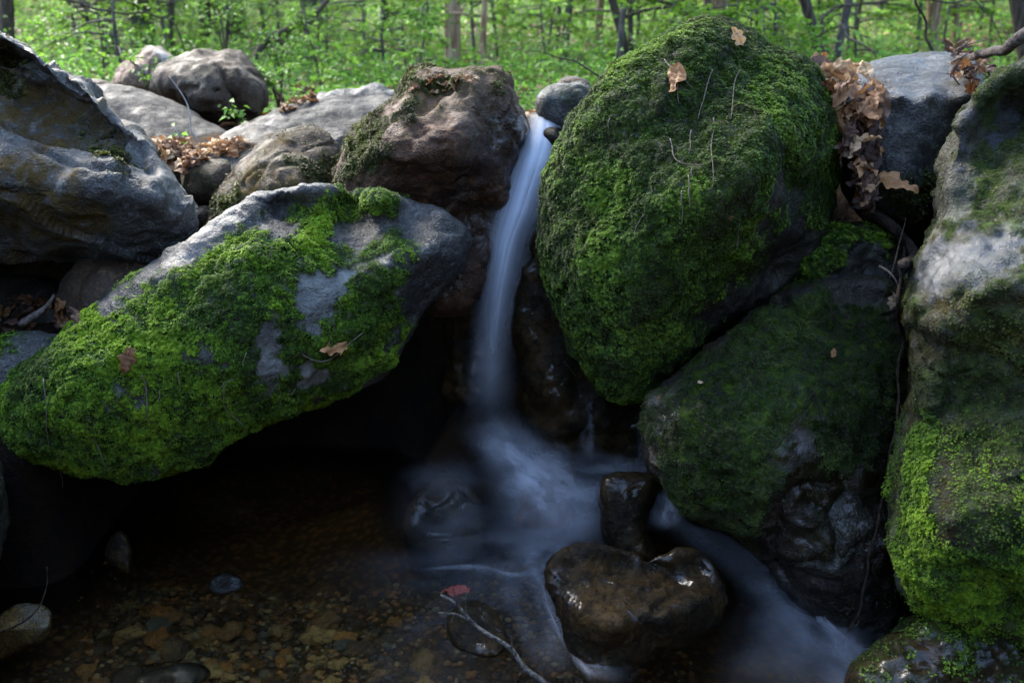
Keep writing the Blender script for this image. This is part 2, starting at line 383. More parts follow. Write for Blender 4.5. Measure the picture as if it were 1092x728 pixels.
def carpet(rk, count, mat, size=(.004, .009), leaves=5, name='moss', thr=.35, brown=0., bright=None, tall=1., seed=1, mask=None, cell=95.):
    """a carpet of small leafy moss shoots grown on a rock: one part of the rock"""
    r = np.random.default_rng(seed); v, q, n = rk['v'], rk['q'], rk['n']
    m = rk['moss'] if mask is None else mask
    fa = np.linalg.norm(np.cross(v[q[:, 2]]-v[q[:, 0]], v[q[:, 3]]-v[q[:, 1]]), axis=1)/2
    fm = m[q].mean(1); fm = np.where(fm > thr, fm, fm*.12)
    cen = v[q].mean(1); nn = n[q].mean(1); fac = -((cen-np.array([0, 0, CAMH]))*nn).sum(1)/np.linalg.norm(cen, axis=1)
    w = fa*fm*ss(-.45, 0, fac)
    clump = ss(-.35, .35, fbm(cen, 30, 3)); w = w*(.35+clump)
    if w.sum() <= 0: return
    idx = r.choice(len(q), count, p=w/w.sum()); uv = r.random((count, 2))
    a, b, c, d = (v[q[idx, k]] for k in range(4)); u1, u2 = uv[:, :1], uv[:, 1:]
    p = (a*(1-u1)+b*u1)*(1-u2)+(d*(1-u1)+c*u1)*u2
    nn = nn[idx]; big = fbm(p, 5, 3); fine = fbm(p, 30, 2); w1, w2, _ = worley(p+.004*np.stack([pn(p*60+c) for c in (0, 5, 9)], 1), cell, seed); dome = 1-w1*1.35
    up = nn+np.array([0, 0, .55]); up /= np.linalg.norm(up, axis=1)[:, None]
    sz = r.uniform(size[0], size[1], count)*(1+.5*ss(-.2, .6, big))
    hgt = (.15+.45*ss(-.45, .5, fine)+.75*np.clip(dome, 0, 1))*.0075*tall
    val = np.clip(.42+.55*big+.25*fine+.55*(dome-.3)+r.normal(0, .12, count), 0, 1)
    bro = np.clip(brown*1.6*ss(.0, .5, fbm(p+3, 7, 4, .6))+(r.random(count) < .03)*.8, 0, 1)
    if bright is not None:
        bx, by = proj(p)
        for poly, am in bright: val = np.clip(val+am*ss(-25, 25, seg_sd(bx, by, poly)), 0, 1)  # lit patches of moss painted in as a lighter colour
    t1 = np.cross(up, r.normal(size=(count, 3))); t1 /= np.linalg.norm(t1, axis=1)[:, None]; t2 = np.cross(up, t1)
    base = p+up*hgt[:, None]-nn*.002
    V = []; 
    for j in range(leaves):
        an = j/leaves*2*np.pi+r.uniform(-.4, .4, count); dr = np.cos(an)[:, None]*t1+np.sin(an)[:, None]*t2; sd_ = np.cross(up, dr)
        lift = r.uniform(.05, 1.0, count)[:, None]; L = (sz*r.uniform(.7, 1.2, count))[:, None]
        tip = base+(dr+up*lift)*L*.9; mid = base+(dr+up*lift*.8)*L*.45
        V += [base, mid+sd_*L*.4, tip, mid-sd_*L*.4]
    V = np.stack(V, 1).reshape(-1, 3)
    Q = np.arange(len(V)).reshape(-1, 4)
    at = np.repeat(val, leaves*4); bt = np.repeat(bro, leaves*4)
    me = quads(name, V-rk['c'], Q, smooth=False, mat=mat, attrs=dict(v=at, g=bt))
    return link(name, me, rk['ob'])

# ------------------------------------------------------------------ ground: one sheet from the pool to the wooded slope
def ground_h(x, y):
    p = np.stack([x, y, np.zeros_like(x)], -1).reshape(-1, 3)
    n1 = fbm(p, .55, 3).reshape(x.shape); n2 = fbm(p, 2.2, 4).reshape(x.shape); n3 = fbm(p, 9, 3).reshape(x.shape)
    up = 1.06+.05*n1+.03*n2+.09*np.maximum(y-11, 0)+.28*np.maximum(y-24, 0)+.16*np.maximum(np.abs(x+.3)-5, 0)*ss(4, 9, y)
    up = up-.10*np.exp(-((x-.12-.25*(y-3.3))/.22)**2)*ss(2.9, 3.3, y)*(1-ss(5, 8, y))
    low = -.20+.035*n1+.02*n2
    low = low+.62*np.exp(-((x-.08)/.42)**2)*ss(2.66, 3.15, y)                      # wet shelf below the fall
    low = low+.72*ss(-1.22, -1.36, x)*ss(2.35, 2.6, y)                              # bank on the left
    low = low+1.0*ss(1.35, 2.0, x)*ss(.2, 1.6, y)
    low = low+2.6*ss(1.9, 4.0, np.abs(x))+3.2*ss(2.2, 5.5, np.abs(x))*ss(1.5, -1.5, y)+2.5*ss(-3, -7, y)  # unseen banks beside and behind the camera, raised to block sky light
    t = ss(3.28, 3.72, y+.10*n2+.06*n3-.1*ss(.2, -.9, x)+.5*ss(1.1, 1.6, x))
    h = low*(1-t)+np.maximum(up, low*.3)*t
    return h+.010*n3
gx = np.concatenate([-np.geomspace(60, 2.6, 46), np.linspace(-2.5, 2.5, 150), np.geomspace(2.6, 60, 46)])
gy = np.concatenate([-np.geomspace(20, 1.2, 22), np.linspace(-1, 1.4, 20), np.linspace(1.45, 5.2, 130), np.geomspace(5.3, 80, 90)])
GX, GY = np.meshgrid(gx, gy, indexing='ij'); GZ = ground_h(GX, GY)
k = NT('forest_soil')
po = k.n('NewGeometry').outputs['Position']; sx = k.n('SeparateXYZ'); k.set(sx.inputs[0], po)
n1 = k.noise(1.1, 6, .62); n2 = k.noise(14, 6, .7); n3 = k.noise(70, 4, .7)
col = k.mix(k.ramp(n2, .35, .65), (.018, .012, .007), (.06, .038, .022)); col = k.mix(k.ramp(n3, .5, .7, 0, .7), col, (.13, .085, .05))
gcol = k.mix(k.ramp(n2, .35, .65), (.03, .05, .012), (.07, .11, .025))
far = k.m2('MULTIPLY', k.ramp(sx.outputs[1], 4.6, 7.5), k.ramp(n1, .38, .55)); col = k.mix(far, col, gcol)
low = k.ramp(sx.outputs[2], .75, .2)
wet_shade = k.mix(k.ramp(k.noise(7, 5, .6), .4, .65), (.006, .005, .004), (.016, .010, .005)); col = k.mix(low, col, wet_shade)  # wet low soil, darkened further to paint the shade under the overhangs
bedc = k.mix(k.ramp(k.vor(34, out=0), .1, .6), (.24, .12, .035), (.07, .045, .02)); col = k.mix(k.m2('MULTIPLY', k.ramp(sx.outputs[2], -.08, -.15), .8), col, bedc)
SOIL = k.done(k.princ(col, k.ramp(low, 0, 1, .95, .85), .12, k.bump(k.m2('ADD', n2, k.noise(45, 5, .7)), .8, .03)))
gv = np.stack([GX, GY, GZ], -1).reshape(-1, 3)
g_ = link('ground', quads('ground', gv, grid_faces(len(gx), len(gy))[:, ::-1], mat=SOIL)); tag(g_, kind='structure')
def ground_at(x, y): return float(ground_h(np.array([[float(x)]]), np.array([[float(y)]]))[0, 0])

OCHRE = rock_mat('ochre_stone', (.30, .17, .03), (.42, .28, .07), (.4, .36, .28), (.3, .6))
# ------------------------------------------------------------------ the boulders
L1 = rock('boulder', 'huge ledged grey boulder with brown flank at the left edge, overhanging a dark hollow',
    [(-330, 60), (-200, 20), (-60, 22), (0, 38), (38, 56), (62, 78), (92, 92), (112, 118), (150, 142), (178, 178), (200, 212), (207, 242), (196, 266), (160, 276), (110, 280), (50, 276), (0, 268), (-80, 270), (-220, 280), (-330, 200)],
    (60, 160, 2.95, .04, -.02),
    [(-100, 40, .35), (0, 60, .24), (50, 100, .13), (-60, 90, .16), (0, 90, .14), (0, 118, .07), (60, 128, .07), (110, 135, .10), (150, 160, .05), (0, 140, .02), (60, 160, -.08), (120, 170, -.10), (170, 195, -.10), (60, 180, -.14), (0, 165, -.10), (-80, 165, -.12),
     (0, 215, -.16), (70, 215, -.19), (130, 220, -.17), (180, 235, -.08), (0, 255, -.02), (80, 260, -.02), (-120, 220, -.1)],
    rc=20, T=.05, B=.8, edge=22, vox=.0085, disp=(.02, .010, .005), facet=.022, crack=.004, strata=((.30, .25, .92), 6.5, .034), mat=GREY,
    dirt=[[(-60, 40), (20, 70), (70, 100), (140, 145), (120, 160), (60, 148), (-60, 132)], [(-330, 165), (0, 168), (80, 185), (110, 250), (60, 270), (-330, 262)]],
    pale=[[(36, 118), (52, 120), (50, 130), (38, 128)]], moss=[([(100, 152), (130, 150), (135, 166), (105, 166)], .6), ([(-60, 44), (0, 62), (30, 90), (-60, 90)], .45)],
    grooves=[([(0, 132), (60, 150), (120, 160), (165, 178)], 3.5, .022), ([(40, 160), (90, 176), (150, 188)], 3, .02), ([(55, 84), (90, 108), (130, 150)], 4, .025), ([(0, 62), (50, 84), (70, 110), (105, 124)], 4, .02)], seed=1)
L2 = rock('boulder', 'dim brown boulder in the dark hollow under the ledged grey boulder',
    [(62, 340), (68, 308), (84, 286), (115, 275), (150, 274), (175, 285), (190, 310), (185, 350), (150, 380), (90, 380)], (120, 310, 3.0, 0, -.06), T=.16, B=.3, edge=60, mat=BROWN, seed=2, vox=.012)
L3 = rock('rock', 'rough brown half-round stone with mossy foot, left of the square rusty boulder',
    [(226, 245), (230, 205), (246, 176), (272, 154), (300, 136), (325, 129), (345, 136), (360, 156), (366, 190), (368, 240), (340, 290), (250, 290)], (290, 190, 3.35, .02, -.05),
    [(280, 170, -.05), (340, 150, .02), (345, 180, -.05)], T=.13, B=.35, edge=55, mat=BROWN, seed=3, vox=.011, disp=(.02, .008, .003), facet=.01,
    moss=[[(226, 215), (250, 200), (262, 235), (250, 250), (226, 250)], ([(310, 170), (350, 165), (350, 200), (310, 200)], .5)], dirt=[[(240, 180), (300, 150), (330, 200), (250, 240)]], film_all=.1)
rock('rock', 'small round brown stone below the leaf litter, left of the half-round stone',
    [(190, 195), (192, 176), (204, 167), (225, 168), (244, 172), (250, 195), (245, 218), (215, 222), (196, 215)], (218, 194, 3.45, 0, -.03), T=.10, B=.2, edge=28, mat=BROWN, seed=4, vox=.010, disp=(.01, .006, .003), facet=.005,
    moss=[([(195, 170), (240, 175), (240, 200), (200, 205)], .45)])
rock('rock', 'tiny brown cobble wedged in the gap beside the grey slab',
    [(205, 228), (213, 219), (224, 220), (230, 232), (226, 246), (210, 246)], (217, 232, 3.35, 0, 0), T=.04, B=.1, edge=14, mat=BROWN, seed=5, vox=.008, disp=(.004, .003, .002), facet=.002)
rock('boulder', 'low broad grey slab lying behind the ledged boulder, in front of the orange rock',
    [(80, 130), (84, 98), (100, 91), (130, 92), (165, 100), (205, 118), (232, 134), (248, 148), (230, 160), (190, 168), (140, 175), (90, 175)], (160, 125, 4.3, .05, -.5), [(140, 120, 0)], T=.10, B=.3, edge=30, mat=SLAB, seed=6, vox=.016,
    strata=((.2, .1, 1), 7, .006), facet=.004, crack=.003, disp=(.02, .006, .003))
rock('boulder', 'rounded brown boulder with a pitted cracked right end, behind the low grey slab',
    [(160, 95), (166, 76), (185, 62), (212, 55), (240, 54), (262, 63), (276, 78), (285, 98), (280, 116), (268, 134), (245, 140), (212, 128), (178, 112)], (220, 95, 4.8, 0, -.05), [(240, 90, -.05)], T=.28, B=.5, edge=42, mat=BROWN, seed=7, vox=.015,
    pale=[[(190, 64), (198, 62), (200, 72), (192, 76)], [(203, 63), (210, 64), (209, 73), (202, 72)], [(218, 90), (226, 90), (226, 96), (218, 96)]], facet=.045, crack=.02, disp=(.03, .012, .005),
    grooves=[([(238, 76), (246, 92), (252, 110), (262, 124)], 4, .05), ([(198, 92), (225, 97), (250, 104)], 2.5, .02)])
rock('rock', 'angular orange tan rock with a pale grey cap, leaning behind the low slab',
    [(118, 92), (128, 76), (142, 66), (158, 52), (172, 50), (184, 57), (188, 72), (176, 84), (165, 98), (150, 102), (128, 100)], (152, 76, 5.2, 0, -.05), T=.12, B=.3, edge=20, mat=TAN, seed=8, vox=.014, disp=(.03, .012, .005), facet=.03,
    pale=[[(166, 50), (186, 56), (188, 70), (166, 84)]])
rock('rock', 'dark grey brown stone peeping out at the left foot of the orange rock', [(78, 92), (88, 85), (108, 84), (122, 90), (120, 102), (84, 104)], (100, 94, 4.9, 0, -.1), T=.06, B=.2, edge=12, mat=BROWN, seed=9, vox=.015, disp=(.01, .005, .002), facet=.004)
rock('boulder', 'long flat grey slab of bedrock lying behind the half-round stone',
    [(212, 168), (222, 148), (255, 138), (290, 118), (320, 108), (355, 103), (395, 103), (425, 108), (432, 140), (400, 180), (350, 190), (290, 190), (230, 190)], (330, 140, 4.0, 0, -.75), [(300, 140, 0)], T=.06, B=.3, edge=24, mat=SLAB, seed=10, vox=.013,
    strata=((.1, -.2, 1), 9, .010), facet=.004, crack=.003, disp=(.02, .008, .003), dirt=[([(215, 160), (260, 142), (290, 150), (230, 175)], .6)])
rock('rock', 'jagged grey rock ridge in front of the ferns, behind the long flat slab',
    [(330, 108), (342, 100), (362, 98), (385, 93), (398, 91), (415, 98), (426, 104), (420, 116), (340, 118)], (380, 104, 4.7, 0, -.3), T=.06, B=.2, edge=12, mat=GREY, seed=11, vox=.014, disp=(.03, .014, .005), facet=.02)
MB_ = rock('boulder', 'square rusty brown boulder with a mossy left edge and humped top, left of the waterfall',
    [(358, 195), (364, 170), (378, 148), (398, 124), (418, 106), (430, 92), (442, 80), (462, 73), (482, 78), (505, 78), (530, 80), (545, 95), (556, 118), (561, 140), (556, 165), (548, 185), (540, 215), (525, 270), (500, 330), (440, 330), (385, 250)],
    (460, 150, 3.12, .02, -.03), [(400, 130, -.02), (470, 90, .08), (440, 115, -.04), (500, 100, .0), (420, 150, -.12), (480, 160, -.14), (500, 120, -.07), (530, 130, .02), (440, 195, -.06), (500, 185, -.02), (400, 190, -.10), (480, 230, .12), (520, 230, .15), (440, 240, .1)],
    T=.12, B=.45, edge=26, mat=RUST, seed=12, vox=.0075, rc=22, facet=.036, disp=(.02, .010, .004), crack=.014,
    moss=[[(358, 195), (362, 170), (398, 122), (412, 128), (395, 165), (375, 198)], [(420, 110), (440, 78), (470, 74), (470, 92), (445, 108), (440, 130), (425, 128)], ([(480, 86), (520, 82), (530, 92), (500, 112), (470, 120)], .6)],
    dirt=[([(430, 100), (470, 76), (520, 80), (490, 100), (450, 115)], .8)], pale=[([(470, 80), (520, 84), (545, 110), (540, 140), (500, 140), (470, 120)], .35)], wet=[[(520, 120), (570, 110), (560, 300), (440, 330), (480, 220)]])
rock('rock', 'small blocky grey stone perched beside the lip of the waterfall',
    [(572, 118), (575, 103), (588, 93), (604, 88), (620, 88), (632, 98), (634, 115), (624, 132), (612, 142), (598, 140), (580, 132)], (602, 115, 3.35, 0, -.03), T=.09, B=.2, edge=18, mat=GREY, seed=13, vox=.007, disp=(.010, .005, .0025), facet=.012,
    dirt=[([(615, 92), (636, 96), (634, 125), (618, 130)], .8)], moss=[([(600, 90), (630, 95), (630, 130), (605, 130)], .4)])
rock('rock', 'thin brown stone lying flat just behind the perched grey stone', [(593, 90), (600, 82), (614, 80), (626, 84), (632, 92), (620, 98), (600, 97)], (612, 89, 3.75, 0, -.05), T=.05, B=.12, edge=10, mat=BROWN, seed=14, vox=.009, disp=(.006, .004, .002), facet=.005)
rock('rock', 'black wet cobble under the perched grey stone, splitting the top of the waterfall', [(574, 145), (580, 137), (594, 136), (608, 142), (612, 155), (604, 168), (586, 164)], (593, 150, 3.22, 0, -.03), T=.06, B=.15, edge=14, mat=STONE, seed=15, vox=.007, disp=(.006, .004, .002), facet=.005, wetall=.8)
BIG = rock('boulder', 'tall domed boulder thickly furred with moss, right of the waterfall',
    [(578, 250), (582, 215), (594, 172), (614, 130), (640, 96), (672, 66), (706, 42), (730, 28), (752, 23), (776, 28), (800, 42), (828, 58), (858, 72), (878, 96), (890, 130), (892, 170), (888, 215), (882, 260), (862, 292), (822, 322), (770, 346), (738, 372), (706, 400), (684, 424), (655, 420), (622, 392), (596, 340), (582, 295)],
    (730, 200, 2.82, .03, -.02), [(700, 100, -.02), (760, 70, .02), (640, 200, -.02), (700, 200, -.16), (770, 160, -.17), (820, 120, -.10), (830, 190, -.16), (840, 150, -.15), (866, 200, .05), (850, 250, .06), (800, 250, -.10), (770, 300, -.04), (700, 300, -.12), (650, 330, -.06), (845, 215, -.02), (815, 290, .12), (880, 140, .0)],
    T=.20, B=.75, edge=80, vox=.0095, disp=(.022, .010, .005), facet=.012, crack=.006, mat=DARK, moss=[[(560, 0), (900, 0), (900, 240), (860, 230), (838, 190), (820, 240), (800, 290), (745, 350), (690, 430), (560, 430)]], dirt=[([(720, 30), (760, 60), (790, 160), (740, 240), (690, 200)], .5)],
    wet=[([(575, 200), (640, 200), (660, 420), (575, 400)], .7)], grooves=[([(700, 60), (690, 100), (720, 150)], 7, .015), ([(790, 60), (830, 130), (850, 200)], 9, .02)], seed=16)
FR = rock('boulder', 'flat-topped smooth grey rock right of the spilling leaf heap',
    [(893, 100, .0), (898, 84, .16), (918, 70, .34), (945, 60, .46), (985, 56, .5), (1020, 56, .48), (1042, 64, .40), (1048, 80, .2), (1044, 98, .02), (1030, 130, 0), (1012, 170, .0), (1000, 215, .0), (990, 245, .02), (960, 250, .02), (925, 240, .03), (900, 200, .05), (892, 150, .03)],
    (965, 120, 3.0, 0, -.02), [(930, 85, .16), (980, 78, .25), (1020, 80, .2), (905, 100, -.04), (930, 102, -.08), (960, 99, -.10), (995, 97, -.09), (1030, 96, -.05), (930, 116, -.07), (960, 114, -.10), (1005, 112, -.08), (960, 140, -.12), (1000, 140, -.08), (920, 140, -.08), (950, 200, -.13), (975, 225, -.08), (930, 210, -.06)], rc=9,
    T=.05, B=.5, edge=13, vox=.008, disp=(.012, .006, .002), facet=.006, crack=.004, strata=((.35, .2, .9), 13, .004), mat=GREY, dirt=[([(1010, 96), (1050, 96), (1010, 170), (990, 150)], .6)],  # dirt film put on the front face so it looks darker than the top
    moss=[([(950, 200), (1010, 170), (1000, 250), (930, 250)], .8)], seed=17)
RB = rock('boulder', 'massive mottled boulder filling the right edge, with a bright moss collar low down',
    [(1094, 64), (1062, 84), (1044, 100), (1022, 132), (1006, 180), (1000, 235), (980, 275), (966, 320), (972, 380), (976, 425), (962, 470), (952, 530), (950, 585), (964, 624), (996, 662), (1050, 690), (1130, 700), (1260, 640), (1380, 500), (1400, 300), (1320, 60), (1170, 36)],
    (1060, 350, 2.25, -.02, -.08), [(1060, 110, .12), (1030, 170, .06), (1080, 200, -.02), (1010, 260, -.03), (1070, 250, -.06), (985, 300, -.02), (1040, 300, -.16), (1100, 300, -.2), (1040, 340, -.13), (1000, 360, -.06), (1060, 420, -.06), (1010, 450, -.02), (985, 500, -.04), (1050, 500, -.10), (1010, 570, -.12), (1080, 600, -.12), (1060, 650, 0), (1200, 300, -.25)],
    T=.12, B=.9, edge=36, vox=.0085, disp=(.018, .012, .006), facet=.02, crack=.010, mat=MIXED, seed=18, film_all=.85,
    moss=[([(940, 200), (1000, 330), (990, 470), (940, 470)], .7), [(955, 465), (970, 400), (1010, 440), (1008, 520), (1030, 580), (1092, 600), (1200, 640), (1130, 690), (940, 670), (940, 540)], ([(1000, 330), (1092, 330), (1140, 600), (1020, 580), (985, 420)], .75), ([(1046, 60), (1110, 60), (1110, 140), (1040, 150), (1020, 140)], .7), ([(1060, 150), (1140, 130), (1140, 250), (1030, 240)], .45)],
    dirt=[([(950, 320), (1200, 300), (1200, 640), (940, 600)], .9), ([(990, 140), (1060, 100), (1060, 250), (980, 260)], .5), ([(1060, 60), (1200, 60), (1200, 240), (1060, 220)], .6)],
    pale=[[(1024, 140), (1036, 120), (1040, 140), (1020, 180)], ([(1060, 110), (1092, 100), (1085, 150), (1058, 160)], .8), ([(985, 262), (1010, 250), (1060, 258), (1092, 262), (1092, 285), (1050, 305), (1005, 318), (972, 320), (975, 290)], .6), ([(1000, 180), (1040, 190), (1030, 230), (1000, 240)], .4)])  # the bluish pale band puts a sheen into the colour
WG = rock('boulder', 'dark wet wedge-shaped boulder with thin moss, below the tall domed boulder',
    [(684, 455), (690, 425), (712, 404), (742, 384), (776, 352), (808, 326), (846, 308), (890, 298), (930, 293), (955, 298), (975, 320), (990, 400), (995, 520), (985, 640), (960, 700), (905, 700), (862, 655), (815, 602), (765, 560), (722, 530), (694, 500)],
    (840, 450, 2.5, .04, -.10), [(760, 400, -.04), (840, 340, .0), (920, 310, .05), (740, 460, -.10), (820, 440, -.12), (900, 400, -.09), (850, 520, -.12), (760, 520, -.05), (920, 500, -.08), (900, 600, -.09), (840, 580, -.03), (940, 640, -.02)],
    T=.10, B=.6, edge=40, vox=.0075, disp=(.02, .014, .006), facet=.018, crack=.012, mat=WETM, seed=19, film_all=.2,
    moss=[[(684, 455), (690, 425), (776, 352), (860, 300), (940, 320), (975, 400), (960, 470), (900, 520), (850, 460), (830, 510), (800, 590), (720, 520)]], wet=[[(820, 470), (900, 440), (970, 400), (1000, 500), (985, 660), (900, 710), (800, 600), (760, 560), (820, 540)], ([(684, 430), (722, 420), (722, 470), (690, 490)], .9)], pale=[([(870, 296), (945, 292), (960, 325), (900, 330)], .75), ([(690, 425), (715, 420), (722, 445), (700, 455)], .35)],
    dirt=[([(730, 380), (820, 340), (860, 380), (780, 440)], .5)])
rock('rock', 'dark rock with a mossy crown in the gap below the leaf heap', [(856, 300), (868, 262), (890, 242), (915, 236), (940, 236), (962, 250), (972, 275), (975, 320), (930, 340), (870, 330)], (915, 275, 2.85, 0, -.03),
    T=.10, B=.25, edge=28, mat=DARK, seed=20, vox=.010, disp=(.02, .012, .005), moss=[[(870, 262), (900, 236), (960, 245), (960, 262), (900, 262), (868, 300)]])
ML = rock('boulder', 'long tilted slab carpeted in bright green moss with bare grey top, jutting over the pool',
    [(-4, 446), (4, 416), (30, 388), (58, 364), (92, 336), (140, 304), (185, 268), (225, 238), (262, 215), (305, 201), (350, 199), (392, 208), (432, 213), (468, 223), (490, 238), (500, 256), (492, 285), (470, 312), (445, 340), (428, 372), (405, 398), (370, 420), (320, 436), (275, 452), (236, 474), (205, 494), (165, 505), (110, 503), (62, 495), (28, 480), (6, 464)],
    (230, 350, 2.62, .055, -.03), [(60, 375, -.05), (120, 330, -.04), (180, 290, -.03), (240, 245, .0), (300, 215, .10), (380, 212, .16), (450, 228, .06), (280, 250, -.04), (350, 235, .02), (420, 245, -.02), (200, 330, -.11), (300, 300, -.12), (370, 290, -.12), (420, 285, -.14), (460, 265, -.09), (150, 400, -.14), (250, 400, -.14), (340, 370, -.13), (60, 430, -.11), (120, 470, -.08), (200, 460, -.07), (400, 350, -.09), (450, 300, -.04)], rc=18,
    T=.05, B=.42, edge=16, vox=.0068, disp=(.012, .010, .005), facet=.022, crack=.007, mat=GREY, seed=21,
    moss=[[(-80, 420), (40, 374), (130, 320), (200, 283), (262, 254), (300, 254), (330, 236), (350, 214), (395, 203), (415, 214), (380, 222), (345, 240), (362, 262), (392, 270), (420, 300), (418, 335), (430, 360), (400, 410), (280, 470), (170, 520), (-80, 520)], ([(392, 258), (420, 245), (434, 258), (420, 272), (398, 270)], .9)],
    pale=[[(318, 296), (340, 285), (372, 292), (368, 312), (356, 330), (342, 352), (330, 360), (314, 338)], [(278, 345), (292, 342), (300, 372), (298, 402), (284, 414), (270, 402), (272, 372)], [(316, 388), (334, 380), (350, 396), (338, 412), (320, 404)], ([(196, 376), (232, 372), (238, 390), (210, 398)], .6), ([(112, 404), (150, 410), (156, 430), (118, 428)], .5)],
    wet=[([(440, 240), (510, 240), (480, 320), (440, 380), (420, 320)], .5)])
rock('rock', 'low flat grey stone with mossy corner at the left edge, beside the moss slab', [(-50, 375), (-20, 358), (10, 353), (40, 354), (70, 356), (95, 366), (90, 392), (40, 412), (-20, 420), (-60, 405)], (25, 378, 2.7, 0, -.25), T=.04, B=.15, edge=18, mat=GREY, seed=22, vox=.010, facet=.006, disp=(.01, .006, .003),
    moss=[[(-50, 362), (10, 356), (24, 380), (-50, 392)]])
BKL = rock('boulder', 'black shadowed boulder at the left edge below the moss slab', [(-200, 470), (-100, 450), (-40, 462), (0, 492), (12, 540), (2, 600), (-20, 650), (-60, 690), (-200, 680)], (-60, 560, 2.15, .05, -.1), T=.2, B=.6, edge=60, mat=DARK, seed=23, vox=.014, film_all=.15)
UR = rock('boulder', 'dark wet rock under the domed boulder, washed by the edge of the falls', [(548, 330), (570, 250), (610, 280), (660, 380), (720, 390), (760, 420), (740, 500), (690, 520), (640, 500), (590, 490), (552, 460)], (640, 430, 3.0, .0, -.05), [(600, 420, -.02)], T=.12, B=.35, edge=50, mat=STONE, seed=25, vox=.011, disp=(.05, .02, .007), facet=.03)
rock('boulder', 'black dripping rock face behind the falling water', [(478, 190), (530, 160), (556, 140), (590, 150), (630, 200), (630, 330), (600, 420), (540, 440), (480, 420), (470, 300)], (550, 300, 3.28, 0, -.05), T=.08, B=.3, edge=40, mat=STONE, seed=26, vox=.012, disp=(.04, .02, .006))
LR = rock('boulder', 'low black wet rock at the lower right corner under the mossy collar', [(905, 722), (935, 692), (970, 668), (1010, 660), (1060, 660), (1150, 670), (1300, 700), (1280, 800), (1000, 800), (920, 770)], (1050, 690, 1.98, 0, -.12), [(1000, 680, -.02)], T=.05, B=.5, edge=30, mat=STONE, seed=27, vox=.007, disp=(.02, .016, .009), facet=.03, moss=[([(880, 590), (1300, 590), (1300, 700), (960, 690)], 1.)], film_all=.45)
HS = rock('rock', 'glossy wet heart-shaped rock sitting in the stream',
    [(578, 605), (584, 592), (606, 583), (632, 579), (662, 583), (690, 594), (708, 592), (724, 584), (742, 586), (760, 600), (774, 620), (777, 642), (764, 664), (740, 682), (704, 696), (670, 714), (650, 740), (630, 730), (612, 700), (598, 665), (584, 632)],
    (680, 640, 2.18, 0, -.16), [(610, 600, .0), (660, 600, .03), (700, 606, .02), (745, 602, .03), (640, 625, -.02), (700, 630, -.03), (620, 650, -.06), (660, 668, -.09), (700, 660, -.08), (745, 640, -.05), (690, 676, -.04), (650, 700, -.03)], rc=10,
    T=.02, B=.12, edge=10, vox=.0045, disp=(.005, .006, .004), facet=.018, crack=.006, mat=STONE, seed=28, wetall=.55, grooves=[([(690, 596), (716, 610), (734, 622), (700, 648)], 5, .014), ([(716, 608), (700, 628), (660, 650)], 4, .008)])
rock('rock', 'speckled wet boot-shaped stone above the heart-shaped rock, parting the stream', [(636, 535), (640, 512), (655, 505), (680, 502), (700, 504), (703, 522), (690, 542), (690, 570), (700, 600), (664, 600), (646, 575)], (668, 550, 2.47, 0, -.10), T=.05, B=.12, edge=14, mat=STONE, seed=29, vox=.006, disp=(.006, .006, .003), wetall=.5, facet=.012)
rock('rock', 'domed black rock under a film of water, left of the foot of the waterfall', [(428, 570), (432, 540), (446, 518), (470, 508), (496, 514), (512, 534), (520, 570), (500, 610), (440, 610)], (470, 530, 2.78, 0, -.14), T=.05, B=.2, edge=40, mat=STONE, seed=30, vox=.010, wetall=.8, disp=(.02, .008, .002), facet=.008)
rock('rock', 'reddish brown rounded rock washed by the white cascade', [(548, 560), (556, 512), (575, 486), (598, 484), (612, 510), (606, 570)], (582, 520, 2.86, 0, -.14), T=.03, B=.15, edge=24, mat=RSTONE, seed=31, vox=.010, wetall=.8, disp=(.015, .008, .003), facet=.01)
rock('rock', 'round dark stone just under the silky water, left of the heart-shaped rock', [(476, 664), (482, 648), (500, 640), (522, 644), (536, 662), (544, 684), (530, 700), (506, 700), (484, 688)], (510, 670, 2.16, 0, -.26), T=.012, B=.12, edge=30, mat=STONE, seed=32, vox=.008, wetall=.8, disp=(.008, .006, .002), facet=.006)
rock('rock', 'pale yellow stone with a white cap at the lower left edge of the pool', [(-20, 675), (-5, 658), (18, 644), (42, 640), (58, 652), (54, 676), (34, 692), (0, 705), (-25, 700)], (15, 672, 2.25, 0, -.2), T=.025, B=.08, edge=14, mat=OCHRE, seed=33, vox=.007, disp=(.008, .005, .002), facet=.008, pale=[([(20, 642), (58, 646), (50, 670), (30, 664)], .7)])
rock('rock', 'flat speckled stone breaking the water at the bottom edge of the picture', [(140, 735), (150, 718), (185, 708), (215, 708), (225, 720), (190, 742)], (185, 724, 2.06, 0, -.3), T=.015, B=.06, edge=8, mat=DARK, seed=34, vox=.007, disp=(.004, .003, .002), facet=.004, wetall=.4)
rock('rock', 'wet black stone with a white glint standing in the dark pool below the moss slab', [(110, 600), (113, 575), (128, 562), (140, 570), (144, 592), (138, 612)], (127, 588, 2.5, 0, -.15), T=.03, B=.08, edge=12, mat=STONE, seed=35, vox=.007, disp=(.008, .005, .003), wetall=.7)
rock('rock', 'thin shiny stone barely above the water in the middle of the left pool', [(222, 618), (236, 610), (256, 612), (260, 626), (240, 634), (224, 630)], (241, 620, 2.42, 0, -.3), T=.012, B=.06, edge=8, mat=DARK, seed=36, vox=.007, disp=(.004, .003, .002), wetall=.8)
rock('rock', 'added bank of dark rock closing off light under the ledged boulder', [(-300, 330), (-100, 300), (60, 300), (120, 360), (60, 400), (-300, 420)], (-60, 350, 3.4, 0, -.1), T=.1, B=.3, edge=30, mat=DARK, seed=37, vox=.016)  # rock added to keep the hollow dark

